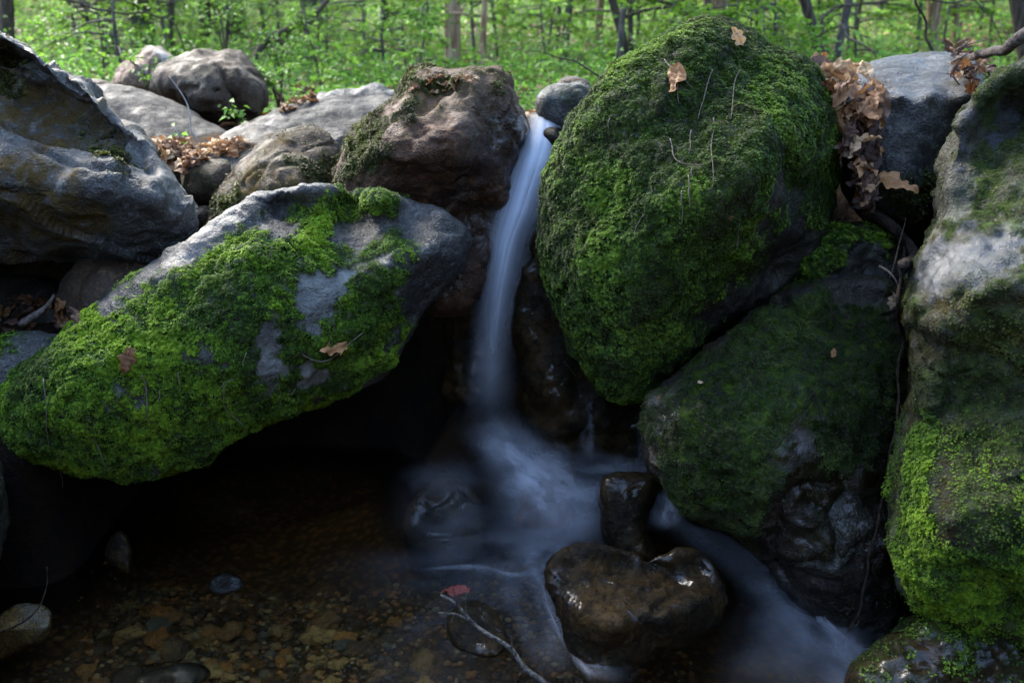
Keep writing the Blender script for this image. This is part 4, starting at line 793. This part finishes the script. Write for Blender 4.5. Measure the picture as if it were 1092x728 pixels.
# ground cover: ferns, herbs and leafy scrub nobody could count
rg = np.random.default_rng(31); n = 90000
yy = 4.9+19*rg.random(n)**1.3; xx = (rg.random(n)-.5)*1.3*yy
pp = np.stack([xx, yy, 0*xx], 1); dens = ss(-.35, .25, fbm(pp, .9, 3)); kp = rg.random(n) < .25+.75*dens; xx, yy, dens = xx[kp], yy[kp], dens[kp]
zz = ground_h(xx[:, None], yy[:, None])[:, 0]; hh = np.abs(rg.normal(0, 1, len(xx)))*(.05+.16*dens)*ss(4.6, 7, yy)+.01
pos = np.stack([xx, yy, zz+hh], 1); kp = ~((np.abs(xx) < .5) & (yy < 5.5)); pos = pos[kp]
sz = .035+.0022*pos[:, 1]
V = leaves_np(pos, np.array([0, -.15, 1.]), sz, rg, .55, .5)
gc = link('undergrowth', leaf_mesh('undergrowth', V, np.clip(rg.normal(.5, .25, len(pos))+.3*pn(pos*1.3), 0, 1), HERB)); tag(gc, 'low green herbs and seedlings covering the forest floor beyond the boulders', 'undergrowth', kind='stuff')
# fallen leaves farther off, one carpet
DRY = None
def dry_mat(name, a, b, c):
    k = NT(name); rnd = k.n('ObjectInfo').outputs['Random']; v = k.m2('FRACT', k.m2('ADD', k.attr('v'), rnd), 0.)
    col = k.mix(k.ramp(v, 0, .6), a, b); col = k.mix(k.ramp(v, .6, 1), col, c)
    vein = k.ramp(k.attr('rib'), .0, .10, .55, 1.); n = k.noise(60, 4)
    col = k.mix(k.ramp(n, .45, .7, 0, .6), col, tuple(x*.35 for x in a)); col = k.mix(k.m2('SUBTRACT', 1, vein), col, tuple(x*.5 for x in a))
    t = k.n('BsdfTranslucent'); k.set(t.inputs[0], col)
    return k.done(k.mixs(.22, k.princ(col, .55, .4, k.bump(n, .4, .004)), t.outputs[0]))
DRY = dry_mat('dry_leaf', (.13, .052, .02), (.40, .19, .07), (.60, .42, .24))
WETLEAF = dry_mat('damp_leaf', (.045, .02, .012), (.10, .045, .022), (.20, .12, .075))
n = 9000; yy = 4.4+16*rg.random(n); xx = (rg.random(n)-.5)*1.3*yy; zz = ground_h(xx[:, None], yy[:, None])[:, 0]
pos = np.stack([xx, yy, zz+.012], 1)
V = leaves_np(pos, np.array([0, 0, 1.]), np.full(n, .085), rg, .6, .3); me = leaf_mesh('leaf_litter', V, rg.random(n), DRY)
at = me.attributes.new('rib', 'FLOAT', 'POINT'); at.data.foreach_set('value', np.full(len(V), .5, np.float32))
lt = link('leaf_litter', me); tag(lt, 'brown fallen leaves scattered over the forest floor among the herbs', 'leaf litter', kind='stuff')
# ferns
def fern(x, y, s, seed, label):
    r = np.random.default_rng(seed); t = bpy.data.objects.new('fern', None); COL.objects.link(t); t.location = (x, y, ground_at(x, y)-.02); tag(t, label, 'fern', 'ferns behind the jagged ridge')
    for i in range(9):
        az = i/9*6.28+r.normal(0, .2); L = s*r.uniform(.7, 1.1); sv = np.linspace(0, 1, 26)
        d = np.array([math.cos(az), math.sin(az), 0]); c = d*(L*sv)[:, None]; c[:, 2] = L*(1.1*sv-.85*sv**2); V = []; side = np.array([-d[1], d[0], 0])
        for k_ in range(2, 26):
            w = L*.26*math.sin(math.pi*(k_/26)**.8)*1.05
            for sg in (-1, 1): V += [c[k_]-d*.004, c[k_]+side*sg*w*.5+d*w*.22, c[k_]+side*sg*w+d*w*.3-np.array([0, 0, w*.25]), c[k_]+side*sg*w*.5-d*.0]
        V = np.array(V); link('frond', leaf_mesh('frond', V, np.clip(r.normal(.5, .15, len(V)//4), 0, 1), LEAF), t)
for i, (px, Y, lb) in enumerate([(395, 6.0, 'bright fern left of the others, behind the jagged grey ridge'), (352, 6.4, 'bright fern with arching fronds at the far left behind the long slab'), (412, 6.3, 'bright fern nearest to the square rusty boulder')]):
    c = P(px, 90, Y); fern(c[0], Y, .36, 50+i, lb)
# weedy stems right of the rounded brown boulder and by the orange rock
def herb(px, py, Y, h, nl, ls, seed, label):
    r = np.random.default_rng(seed); c = P(px, py, Y); t = bpy.data.objects.new('leafy_plant', None); COL.objects.link(t); t.location = c; tag(t, label, 'plant')
    P_ = []; mb = MB()
    for i in range(max(2, nl//10)):
        a = r.uniform(0, 6.28); tip = np.array([math.cos(a)*h*.4, math.sin(a)*h*.4, h*r.uniform(.6, 1.1)]); s = curve_pts([(0, 0, -.03), tip*np.array([.3, .3, .6]), tip], 8); mb.tube(s, np.linspace(.003, .001, 8), 4)
        for _ in range(10): P_.append(s[r.integers(3, 8)]+r.normal(0, ls*.5, 3))
    link('stem', mb.mesh('stem', BARK_D), t); P_ = np.array(P_)
    link('foliage', leaf_mesh('foliage', leaves_np(P_, np.array([0, -.3, 1.]), ls, r, .6, .4), np.clip(r.normal(.45, .2, len(P_)), 0, 1), LEAF), t)
herb(160, 108, 4.75, .2, 40, .035, 61, 'small leafy plant sprouting between the orange rock and the rounded brown boulder')
herb(298, 118, 4.9, .2, 90, .045, 62, 'dark leafy plant at the right foot of the rounded brown boulder')
herb(258, 140, 4.25, .10, 30, .035, 63, 'tiny green seedling at the edge of the leaf litter')
herb(300, 96, 5.6, .3, 160, .035, 64, 'tall leafy weed behind the right end of the rounded brown boulder')
herb(240, 60, 5.8, .4, 200, .032, 65, 'leafy weed rising over the top of the rounded brown boulder')
herb(190, 160, 3.9, .05, 20, .035, 66, 'green leaves among the brown leaf litter left of the half-round stone')

# ------------------------------------------------------------------ fallen leaves one can count
def leaf_variant(seed, lob):
    r = np.random.default_rng(seed); nu, nv = 19, 7; t = np.linspace(0, 1, nu); u = np.linspace(-1, 1, nv)
    w = r.uniform(.2, .3)*np.sin(np.pi*t**.75)**.8
    if lob: w = w*(1+.30*np.sin(t*2*np.pi*(2.6+.3*(seed % 4))+seed))
    w[0] = .015; w[-1] = .01
    X = w[:, None]*u; Y = np.repeat(t[:, None], nv, 1)+(.10*np.abs(u)*np.sin(t*22)[:, None] if lob else 0)*w[:, None]
    curl = r.uniform(-.8, 1.4)*(1 if seed % 2 else .4); bend = r.uniform(-1., 1.2)
    Z = curl*X**2*1.6-bend*(Y-.4)**2*.5+.05*np.sin(Y*9+X*8+seed)+.05*np.sin(X*25+seed+Y*4)+.02*np.sin(Y*31+seed)
    tw = r.uniform(-1.2, 1.2)*Y; X2 = X*np.cos(tw)-Z*np.sin(tw); Z2 = X*np.sin(tw)+Z*np.cos(tw)
    v = np.stack([X2, Y-.45, Z2], -1).reshape(-1, 3); rib = np.abs(np.tile(u, nu))
    ly = np.abs((np.repeat(t, nv)*7+rib*.8) % 1-.5)*2; rib = np.minimum(rib, .06+.25*ly)
    return quads('dry_leaf', v, grid_faces(nu, nv), mat=None, attrs=dict(rib=rib, v=np.full(len(v), r.random())))
ORANGE = dry_mat('orange_leaf', (.42, .18, .06), (.50, .24, .09), (.55, .30, .13)); LV = []; LW = []
for i in range(7):
    m = leaf_variant(70+i, i % 3 != 2); m.materials.append(DRY); LV.append(m)
    m = leaf_variant(80+i, i % 2); m.materials.append(WETLEAF); LW.append(m)
bpy.context.view_layer.update(); DG = bpy.context.evaluated_depsgraph_get()
def hit(px, py):
    d = Vector((P(px, py, 1.)-np.array([0, 0, CAMH])).tolist()).normalized(); o = Vector((0, 0, CAMH))
    for _ in range(8):
        ok, loc, nor, fi, ob, mx = S.ray_cast(DG, o, d)
        if not ok: return None
        if ob.name.startswith(('water', 'main_veil', 'side_', 'misty', 'small_sp', 'stream_w', 'undergrowth', 'crown', 'foliage', 'dry_leaf')): o = loc+d*.004; continue
        if nor.dot(d) > 0: nor = -nor
        return loc, nor
    return None
def put_leaf(me, loc, nor, size, rot, tilt, label, group=None, lift=.008, name='dry_leaf', cat='leaf'):
    o = link(name, me); z = (nor+Vector(tilt)).normalized(); q = z.to_track_quat('Z', 'Y'); o.rotation_mode = 'QUATERNION'
    o.rotation_quaternion = q @ Euler((0, 0, rot)).to_quaternion(); o.scale = (size,)*3; o.location = loc+nor*lift; tag(o, label, cat, group); return o
rl = random.Random(5)
# the heap: filler rock behind, then shingled leaves
heap_rows = [(862, 912, 64, 3.12), (862, 936, 80, 3.02), (868, 942, 97, 2.95), (882, 942, 114, 2.91), (893, 940, 130, 2.89), (898, 938, 150, 2.87), (902, 936, 170, 2.85), (908, 936, 190, 2.83), (914, 934, 208, 2.82), (920, 934, 224, 2.81)]
hb = []
for a, b, y, Y in heap_rows: hb += [(a, b, y, Y)]
for i in range(120):
    f = rl.random()**.85*(len(heap_rows)-1); k0 = int(f); k1 = min(k0+1, len(heap_rows)-1); g = f-k0
    a, b, y, Y = [heap_rows[k0][j]*(1-g)+heap_rows[k1][j]*g for j in range(4)]
    px = rl.uniform(a+4, b-4); dpt = rl.uniform(-.03, .07); loc = pv(px, y+rl.uniform(-5, 5), Y+dpt-.10)
    wetp = rl.random() < (.75 if f > 4.2 else .22)
    put_leaf(rl.choice(LW if wetp else LV), loc, Vector((rl.gauss(-.05, .55), -.6+rl.gauss(0, .3), rl.uniform(-.1, 1.2))).normalized(), rl.uniform(.05, .13)*(1.1-.05*f), rl.gauss(3.14, 1.3), (0, 0, 0),
             'dry brown leaf in the heap spilling down between the domed boulder and the flat-topped rock', 'leaves in the heap right of the domed boulder', 0)
def scatter(poly, n, label, group, mats, size=(.05, .09), tilt=.35, lift=.01):
    xs = [p[0] for p in poly]; ys = [p[1] for p in poly]; c = 0; g = 0
    while c < n and g < n*12:
        g += 1; px, py = rl.uniform(min(xs), max(xs)), rl.uniform(min(ys), max(ys))
        if seg_sd(np.array([px]), np.array([py]), poly)[0] < 0: continue
        h = hit(px, py)
        if not h: continue
        put_leaf(rl.choice(mats), h[0], (h[1]+Vector((0, 0, .5))).normalized(), rl.uniform(*size), rl.uniform(0, 6.28), (rl.gauss(0, tilt), rl.gauss(0, tilt), 0), label, group, lift); c += 1
scatter([(160, 148), (190, 150), (215, 158), (240, 150), (262, 152), (255, 166), (215, 170), (200, 180), (182, 180), (170, 165)], 75, 'brown fallen leaf in the drift between the low grey slab and the small round stone', 'leaves in the drift beyond the ledged boulder', LV, (.06, .10))
scatter([(-20, 318), (30, 316), (80, 330), (96, 345), (70, 356), (-20, 354)], 30, 'pale fallen leaf on the bank at the left edge above the mossy-cornered stone', 'leaves on the bank at the left edge', LV+LW, (.06, .10))
scatter([(296, 100), (330, 96), (340, 106), (300, 122)], 26, 'brown leaf in the small drift right of the rounded brown boulder', 'leaves right of the rounded brown boulder', LV+LW, (.06, .10))
scatter([(1010, 60), (1040, 52), (1062, 60), (1056, 88), (1036, 108), (1018, 88)], 50, 'dark withered leaf in the debris under the pale log', 'withered leaves under the pale log', LW+LV, (.035, .06), .8, .03)
scatter([(440, 96), (455, 80), (475, 82), (520, 84), (500, 92), (450, 108)], 22, 'small dry leaf scrap on top of the square rusty boulder', 'leaf scraps on the square rusty boulder', LV, (.02, .035))
def one(px, py, size, rot, tilt, label, mats=LV, v=0, lift=.012, grow=None):
    h = hit(px, py)
    if h: return put_leaf(mats[v], h[0], h[1], size, rot, tilt, label, None, lift)
bl = leaf_variant(75, 1); bl.materials.append(ORANGE)
one(955, 197, .125, 4.3, (0, -.4, .9), 'large tan leaf caught on the face of the flat-topped rock, lowest of the dry leaves', mats=[bl], v=0, lift=.05)
one(720, 88, .09, 3.0, (0, -.3, 0), 'shrivelled dry leaf hanging on the moss near the top of the domed boulder', v=2, lift=.02)
one(784, 44, .06, .5, (.4, -.3, 0), 'curled dry leaf stuck on the summit of the domed boulder', v=3, lift=.025)
one(776, 230, .022, 1.5, (0, 0, 0), 'tiny pale leaf scrap low on the mossy face of the domed boulder', v=4)
one(355, 373, .085, 1.6, (.2, -.3, .3), 'curled rust brown leaf on the right part of the moss slab', mats=[bl], v=0, lift=.02)
one(138, 384, .07, 2.9, (0, -.3, 0), 'torn dry leaf hanging in the moss on the left part of the moss slab', v=6, lift=.012)
one(960, 322, .05, 3.2, (.3, -.3, 0), 'small orange leaf at the top of the crack beside the right-edge boulder', v=0, lift=.02)


RED = dry_mat('red_leaf', (.28, .05, .03), (.36, .09, .05), (.42, .14, .09)); rm = leaf_variant(77, 0); rm.materials.append(RED)
lf = put_leaf(rm, pv(487, 616, 2.38)+Vector((0, 0, 0)), Vector((0, 0, 1)), .085, 1.7, (0, -.2, 0), 'reddish leaf lying on the water left of the heart-shaped rock', None, 0)
lf.location.z = .022
for (px, py, s) in ((705, 425, .02), (748, 408, .018), (885, 378, .03)):
    one(px, py, s, rl.uniform(0, 6), (0, 0, 0), {705: 'white leaf fleck on the left nose of the wet wedge-shaped boulder', 748: 'pink leaf fleck in the middle of the wet wedge-shaped boulder', 885: 'brown frayed leaf high on the wet wedge-shaped boulder'}[px], v=int(px) % 5)

WHITE = bark_mat('bleached_twig', (.45, .42, .38), (.7, .66, .6), (30, 30, 8))
# ------------------------------------------------------------------ twigs, roots and needles lying on things
def surf(pts, n, off):
    """a path laid on whatever surface is seen along it"""
    q = []
    for i in range(n):
        t = i/(n-1)*(len(pts)-1); k = min(int(t), len(pts)-2); f = t-k; px = pts[k][0]*(1-f)+pts[k+1][0]*f; py = pts[k][1]*(1-f)+pts[k+1][1]*f
        h = hit(px, py)
        if h: q.append(h[0]+h[1]*off)
    return [tuple(a) for a in q]
def laid(name, label, cat, pts, w, mat, n=9, off=.006, jit=.004, taper=.5, seed=0, group=None):
    q = surf(pts, n, off)
    if len(q) < 3: return
    q = np.array(q); q[1:-1] = .5*q[1:-1]+.25*(q[2:]+q[:-2])
    c = curve_pts(q, n*3, jit, seed); rad = np.interp(np.linspace(0, 1, len(c)), [0, .3, 1], [w, w, w*taper])/FPX*2.7*.5
    o = c[0]; ob = link(name, MB().tube(c, rad, 6, wob=.15, seed=seed).mesh(name, mat, o), None, o); return tag(ob, label, cat, group)
laid('vine', 'long thin woody vine hanging down the crack between the wedge boulder and the right-edge boulder', 'vine', [(958, 258), (966, 300), (962, 350), (957, 380), (958, 410), (950, 440), (948, 480), (940, 520), (928, 570), (922, 620), (908, 660), (896, 694)], 3.2, TWIG, n=26, off=.02, jit=.012, taper=.6, seed=1)
laid('root', 'dark bent root at the foot of the leaf heap', 'root', [(934, 225), (944, 246), (958, 262), (974, 280), (980, 292)], 13, TWIG, n=7, off=.05, jit=.006, taper=.7, seed=2)
bough('twig', 'short pale curved twig at the top of the wet wedge-shaped boulder', 'twig', [(938, 284, 2.5), (948, 290, 2.46), (956, 300, 2.44), (960, 316, 2.44)], 3, PALETWIG, seed=3, n=10, jit=0)
bough('twig', 'thin brown stem standing in the crack above the wedge boulder', 'twig', [(948, 300, 2.5), (956, 270, 2.55), (962, 250, 2.6), (966, 232, 2.65)], 2.5, TWIG, seed=4, n=10, jit=.004)
tw = bough('fallen_branch', 'knobbly grey twig branch rising from the water at the bottom centre', 'branch', [(600, 745, 1.93), (582, 727, 1.93), (560, 712, 1.95), (545, 692, 1.98), (522, 676, 2.0), (504, 662, 2.03), (492, 648, 2.05), (484, 640, 2.06), (470, 634, 2.08)], 7.5, bark_mat('lichen_twig', (.06, .055, .05), (.22, .21, .19), (40, 40, 40)), seed=5, n=30, jit=.006, taper=.45)
def sprig(pts, w, parent, i): 
    q = np.array([P(a, b, c) for a, b, c in pts]); o = np.array(parent.location); link('side_twig', MB().tube(curve_pts(q, 8, .002, i), np.linspace(w, w*.5, 8)/FPX*2*.5, 5).mesh('side_twig', parent.data.materials[0], o), parent)
sprig([(506, 664, 2.03), (494, 658, 2.02), (484, 654, 2.02), (467, 653, 2.02)], 4, tw, 1)
sprig([(498, 653, 2.04), (497, 644, 2.03), (497, 630, 2.02)], 3, tw, 2); sprig([(488, 646, 2.05), (486, 638, 2.03), (483, 626, 2.02)], 3, tw, 3); sprig([(545, 692, 1.98), (546, 684, 1.97), (545, 678, 1.96)], 3, tw, 4); sprig([(484, 653, 2.02), (482, 660, 2.02), (480, 664, 2.02)], 2.5, tw, 5); sprig([(562, 713, 1.95), (556, 718, 1.95), (553, 720, 1.95)], 3, tw, 6)
bough('twig', 'thin dark curved twig arching over the yellow stone at the lower left', 'twig', [(-6, 674, 2.15), (14, 668, 2.15), (32, 656, 2.15), (44, 642, 2.15), (50, 622, 2.15), (50, 604, 2.15)], 3, TWIG, seed=6, n=16, jit=.004)
bough('twig', 'thin white bent stick standing up from the leaf drift', 'twig', [(210, 150, 3.85), (204, 140, 3.85), (203, 124, 3.85), (197, 106, 3.85), (180, 81, 3.85)], 2.6, WHITE, seed=7, n=16, jit=.006)
bough('twig', 'short white stick beside the taller bent one in the leaf drift', 'twig', [(194, 148, 3.85), (190, 141, 3.85), (182, 133, 3.85)], 1.8, WHITE, seed=8, n=8, jit=0)
bough('twig', 'dark thin twig hanging across the face of the orange rock', 'twig', [(140, 66, 5.0), (148, 72, 5.0), (154, 82, 5.0)], 2, BARK_D, seed=9, n=8, jit=0)
bough('twig', 'broken pale splinter of wood leaning on the bank under the ledged boulder', 'twig', [(22, 346, 2.75), (38, 336, 2.75), (50, 326, 2.78), (58, 314, 2.8)], 9, bark_mat('driftwood', (.10, .075, .06), (.24, .19, .16), (20, 20, 20)), seed=10, n=10, jit=.003, taper=.3)
nd = [([(763, 128), (760, 160), (761, 196)], 'BIG'), ([(708, 66), (722, 80), (722, 110)], 0), ([(790, 70), (782, 92), (780, 130)], 0), ([(758, 76), (748, 110), (744, 130)], 0), ([(712, 150), (722, 175), (750, 178)], 0), ([(726, 205), (728, 240)], 0), ([(735, 190), (736, 225)], 0), ([(786, 240), (784, 262)], 0), ([(736, 140), (735, 165)], 0),
      ([(153, 398), (158, 430), (157, 452)], 1), ([(48, 405), (51, 450), (54, 478)], 1), ([(238, 410), (242, 438), (260, 452)], 1), ([(295, 398), (298, 418), (299, 432)], 1), ([(325, 378), (350, 386), (385, 354)], 1), ([(190, 395), (192, 412)], 1), ([(102, 466), (112, 492), (116, 500)], 1), ([(66, 480), (64, 520)], 1),
      ([(820, 490), (838, 462), (852, 436), (868, 412), (872, 428)], 2), ([(838, 470), (852, 450), (866, 430)], 2), ([(745, 440), (750, 452), (766, 466)], 2), ([(800, 385), (806, 398)], 2), ([(898, 345), (920, 350), (934, 342)], 2), ([(880, 322), (890, 340), (892, 352)], 2), ([(600, 385), (612, 400), (620, 416)], 2)]
gl_ = {'BIG': ('long dry needle hanging straight down the centre of the domed boulder', None), 0: ('thin dry needle or stalk clinging to the moss of the domed boulder', 'needles on the domed boulder'), 1: ('thin dry needle or stalk clinging to the tilted moss slab', 'needles on the tilted moss slab'), 2: ('thin reddish needle lying on the wet wedge-shaped boulder or beside it', 'needles on the wet rocks')}
for i, (pts, g) in enumerate(nd):
    laid('dry_needle', gl_[g][0], 'needle', pts, 1.25, PALETWIG if g in ('BIG', 0, 1) else TWIG, n=7, off=.008, jit=.003, taper=.6, seed=20+i, group=gl_[g][1])
for i in range(34):
    g = 0 if i < 20 else 1; x, y = (rl.uniform(620, 830), rl.uniform(70, 330)) if g == 0 else (rl.uniform(40, 380), rl.uniform(300, 460))
    if g == 1 and (y < 420-.55*x*.9+60 or y > 480): continue
    a = rl.gauss(1.57, .5); L = rl.uniform(8, 26)
    laid('dry_needle', gl_[g][0], 'needle', [(x, y), (x+L*.5*math.cos(a)+rl.uniform(-2, 2), y+L*.5*math.sin(a)), (x+L*math.cos(a), y+L*math.sin(a))], rl.uniform(.8, 1.3), rl.choice([PALETWIG, TWIG]), n=5, off=.006, jit=.002, seed=90+i, group=gl_[g][1])
# twigs in the debris heap under the pale log
for i in range(16):
    x, y = rl.uniform(1012, 1056), rl.uniform(48, 88); a = rl.uniform(-.9, .9); L = rl.uniform(12, 32)
    bough('twig', 'thin broken twig poking out of the debris under the pale log', 'twig', [(x, y, 3.05), (x+L*.5*math.cos(a), y-L*.5*math.sin(a)+rl.uniform(-3, 3), 3.02), (x+L*math.cos(a), y-L*math.sin(a), 3.05)], rl.uniform(1.5, 3), rl.choice([TWIG, PALETWIG]), seed=60+i, n=8, jit=.004, group='twigs in the debris under the pale log')

# ------------------------------------------------------------------ pebbles on the bed of the pool
def pebble(seed):
    r = np.random.default_rng(seed); nu, nv = 12, 16; th = np.linspace(0.02, np.pi-.02, nu); ph = np.arange(nv)/nv*2*np.pi
    v = np.stack([np.sin(th)[:, None]*np.cos(ph), np.sin(th)[:, None]*np.sin(ph), np.repeat(np.cos(th)[:, None], nv, 1)], -1).reshape(-1, 3)
    v = v*(1+.5*fbm(v+seed*3, 1.1, 4))[:, None]*np.array([1, r.uniform(.6, .9), r.uniform(.32, .55)])
    F = [(i*nv+j, i*nv+(j+1) % nv, (i+1)*nv+(j+1) % nv, (i+1)*nv+j) for i in range(nu-1) for j in range(nv)]+[tuple(range(nv))[::-1], tuple((nu-1)*nv+j for j in range(nv))]
    st = np.cumsum([0]+[len(f) for f in F[:-1]]); return mesh_np('pebble', v, [i for f in F for i in f], st, True, PEB)
k = NT('pebble_stone'); rn = k.n('ObjectInfo').outputs['Random']
c_ = k.mix(k.ramp(rn, 0, .35), (.6, .24, .045), (.36, .19, .065)); c_ = k.mix(k.ramp(rn, .35, .6), c_, (.05, .045, .035)); c_ = k.mix(k.ramp(rn, .6, .82), c_, (.6, .38, .12)); c_ = k.mix(k.ramp(rn, .85, 1), c_, (.13, .15, .11))
c_ = k.mix(k.ramp(k.noise(3, 4), .45, .65, 0, .6), c_, (.04, .025, .012)); PEB = k.done(k.princ(c_, .4, .5, k.bump(k.noise(8, 4), .5, .05)))
pbs = [pebble(i) for i in range(6)]
c = 0
while c < 290:
    y = rl.uniform(1.85, 2.6); x = rl.uniform(-1.2, .05 if c > 220 else -.35)
    if rl.random() > 1.1-abs(x+.75)*.7: continue
    z = ground_at(x, y); s = rl.uniform(.010, .024) if rl.random() < .9 else rl.uniform(.03, .05)
    if z > -.06: continue
    o = link('pebble', rl.choice(pbs)); o.location = (x, y, z+s*.2); o.scale = (s,)*3; o.rotation_euler = (rl.gauss(0, .15), rl.gauss(0, .15), rl.uniform(0, 6.28)); c += 1
    tag(o, 'small brown or orange pebble on the bed of the clear pool at the lower left', 'pebble', 'pebbles on the bed of the pool')

# fine gravel between them: nobody could count it
r_ = np.random.default_rng(77); n = 5200; gxp = r_.uniform(-1.3, .5, n); gyp = r_.uniform(1.75, 2.75, n); gzp = ground_h(gxp[:, None], gyp[:, None])[:, 0]; kp = gzp < -.04
gxp, gyp, gzp = gxp[kp], gyp[kp], gzp[kp]; n = len(gxp)
base = np.array([(math.cos(a)*math.cos(e), math.sin(a)*math.cos(e), math.sin(e)*.55) for e in (-.9, 0, .8) for a in np.arange(6)/6*6.28]+[(0, 0, .6)])
m = len(base); sc_ = r_.uniform(.003, .011, n); V = base[None]*(1+r_.normal(0, .16, (n, m, 1)))*sc_[:, None, None]; V[..., 0] *= r_.uniform(.7, 1.4, n)[:, None]
V = (V+np.stack([gxp, gyp, gzp+sc_*.2], 1)[:, None]).reshape(-1, 3)
fb = [(r*6+j, r*6+(j+1) % 6, (r+1)*6+(j+1) % 6, (r+1)*6+j) for r in (0, 1) for j in range(6)]; q4 = np.array(fb); t3 = np.array([(12+j, 12+(j+1) % 6, 18) for j in range(6)])
off = (np.arange(n)*m)[:, None, None]; lp = np.concatenate([(q4[None]+off).reshape(n, -1), (t3[None]+off).reshape(n, -1)], 1).ravel()
st = (np.arange(n)[:, None]*(48+18)+np.concatenate([np.arange(12)*4, 48+np.arange(6)*3])[None]).ravel()
k = NT('gravel_stone'); gv_ = k.attr('v'); cc = k.mix(k.ramp(gv_, 0, .4), (.40, .17, .04), (.10, .07, .04)); cc = k.mix(k.ramp(gv_, .4, .75), cc, (.05, .045, .04)); cc = k.mix(k.ramp(gv_, .8, 1), cc, (.42, .30, .13))
gr_ = link('gravel', mesh_np('gravel', V, lp, st, True, k.done(k.princ(cc, .45, .4)), dict(v=np.repeat(r_.random(n), m)))); tag(gr_, 'fine brown and amber gravel covering the bed of the shallow pool', 'gravel', kind='stuff')
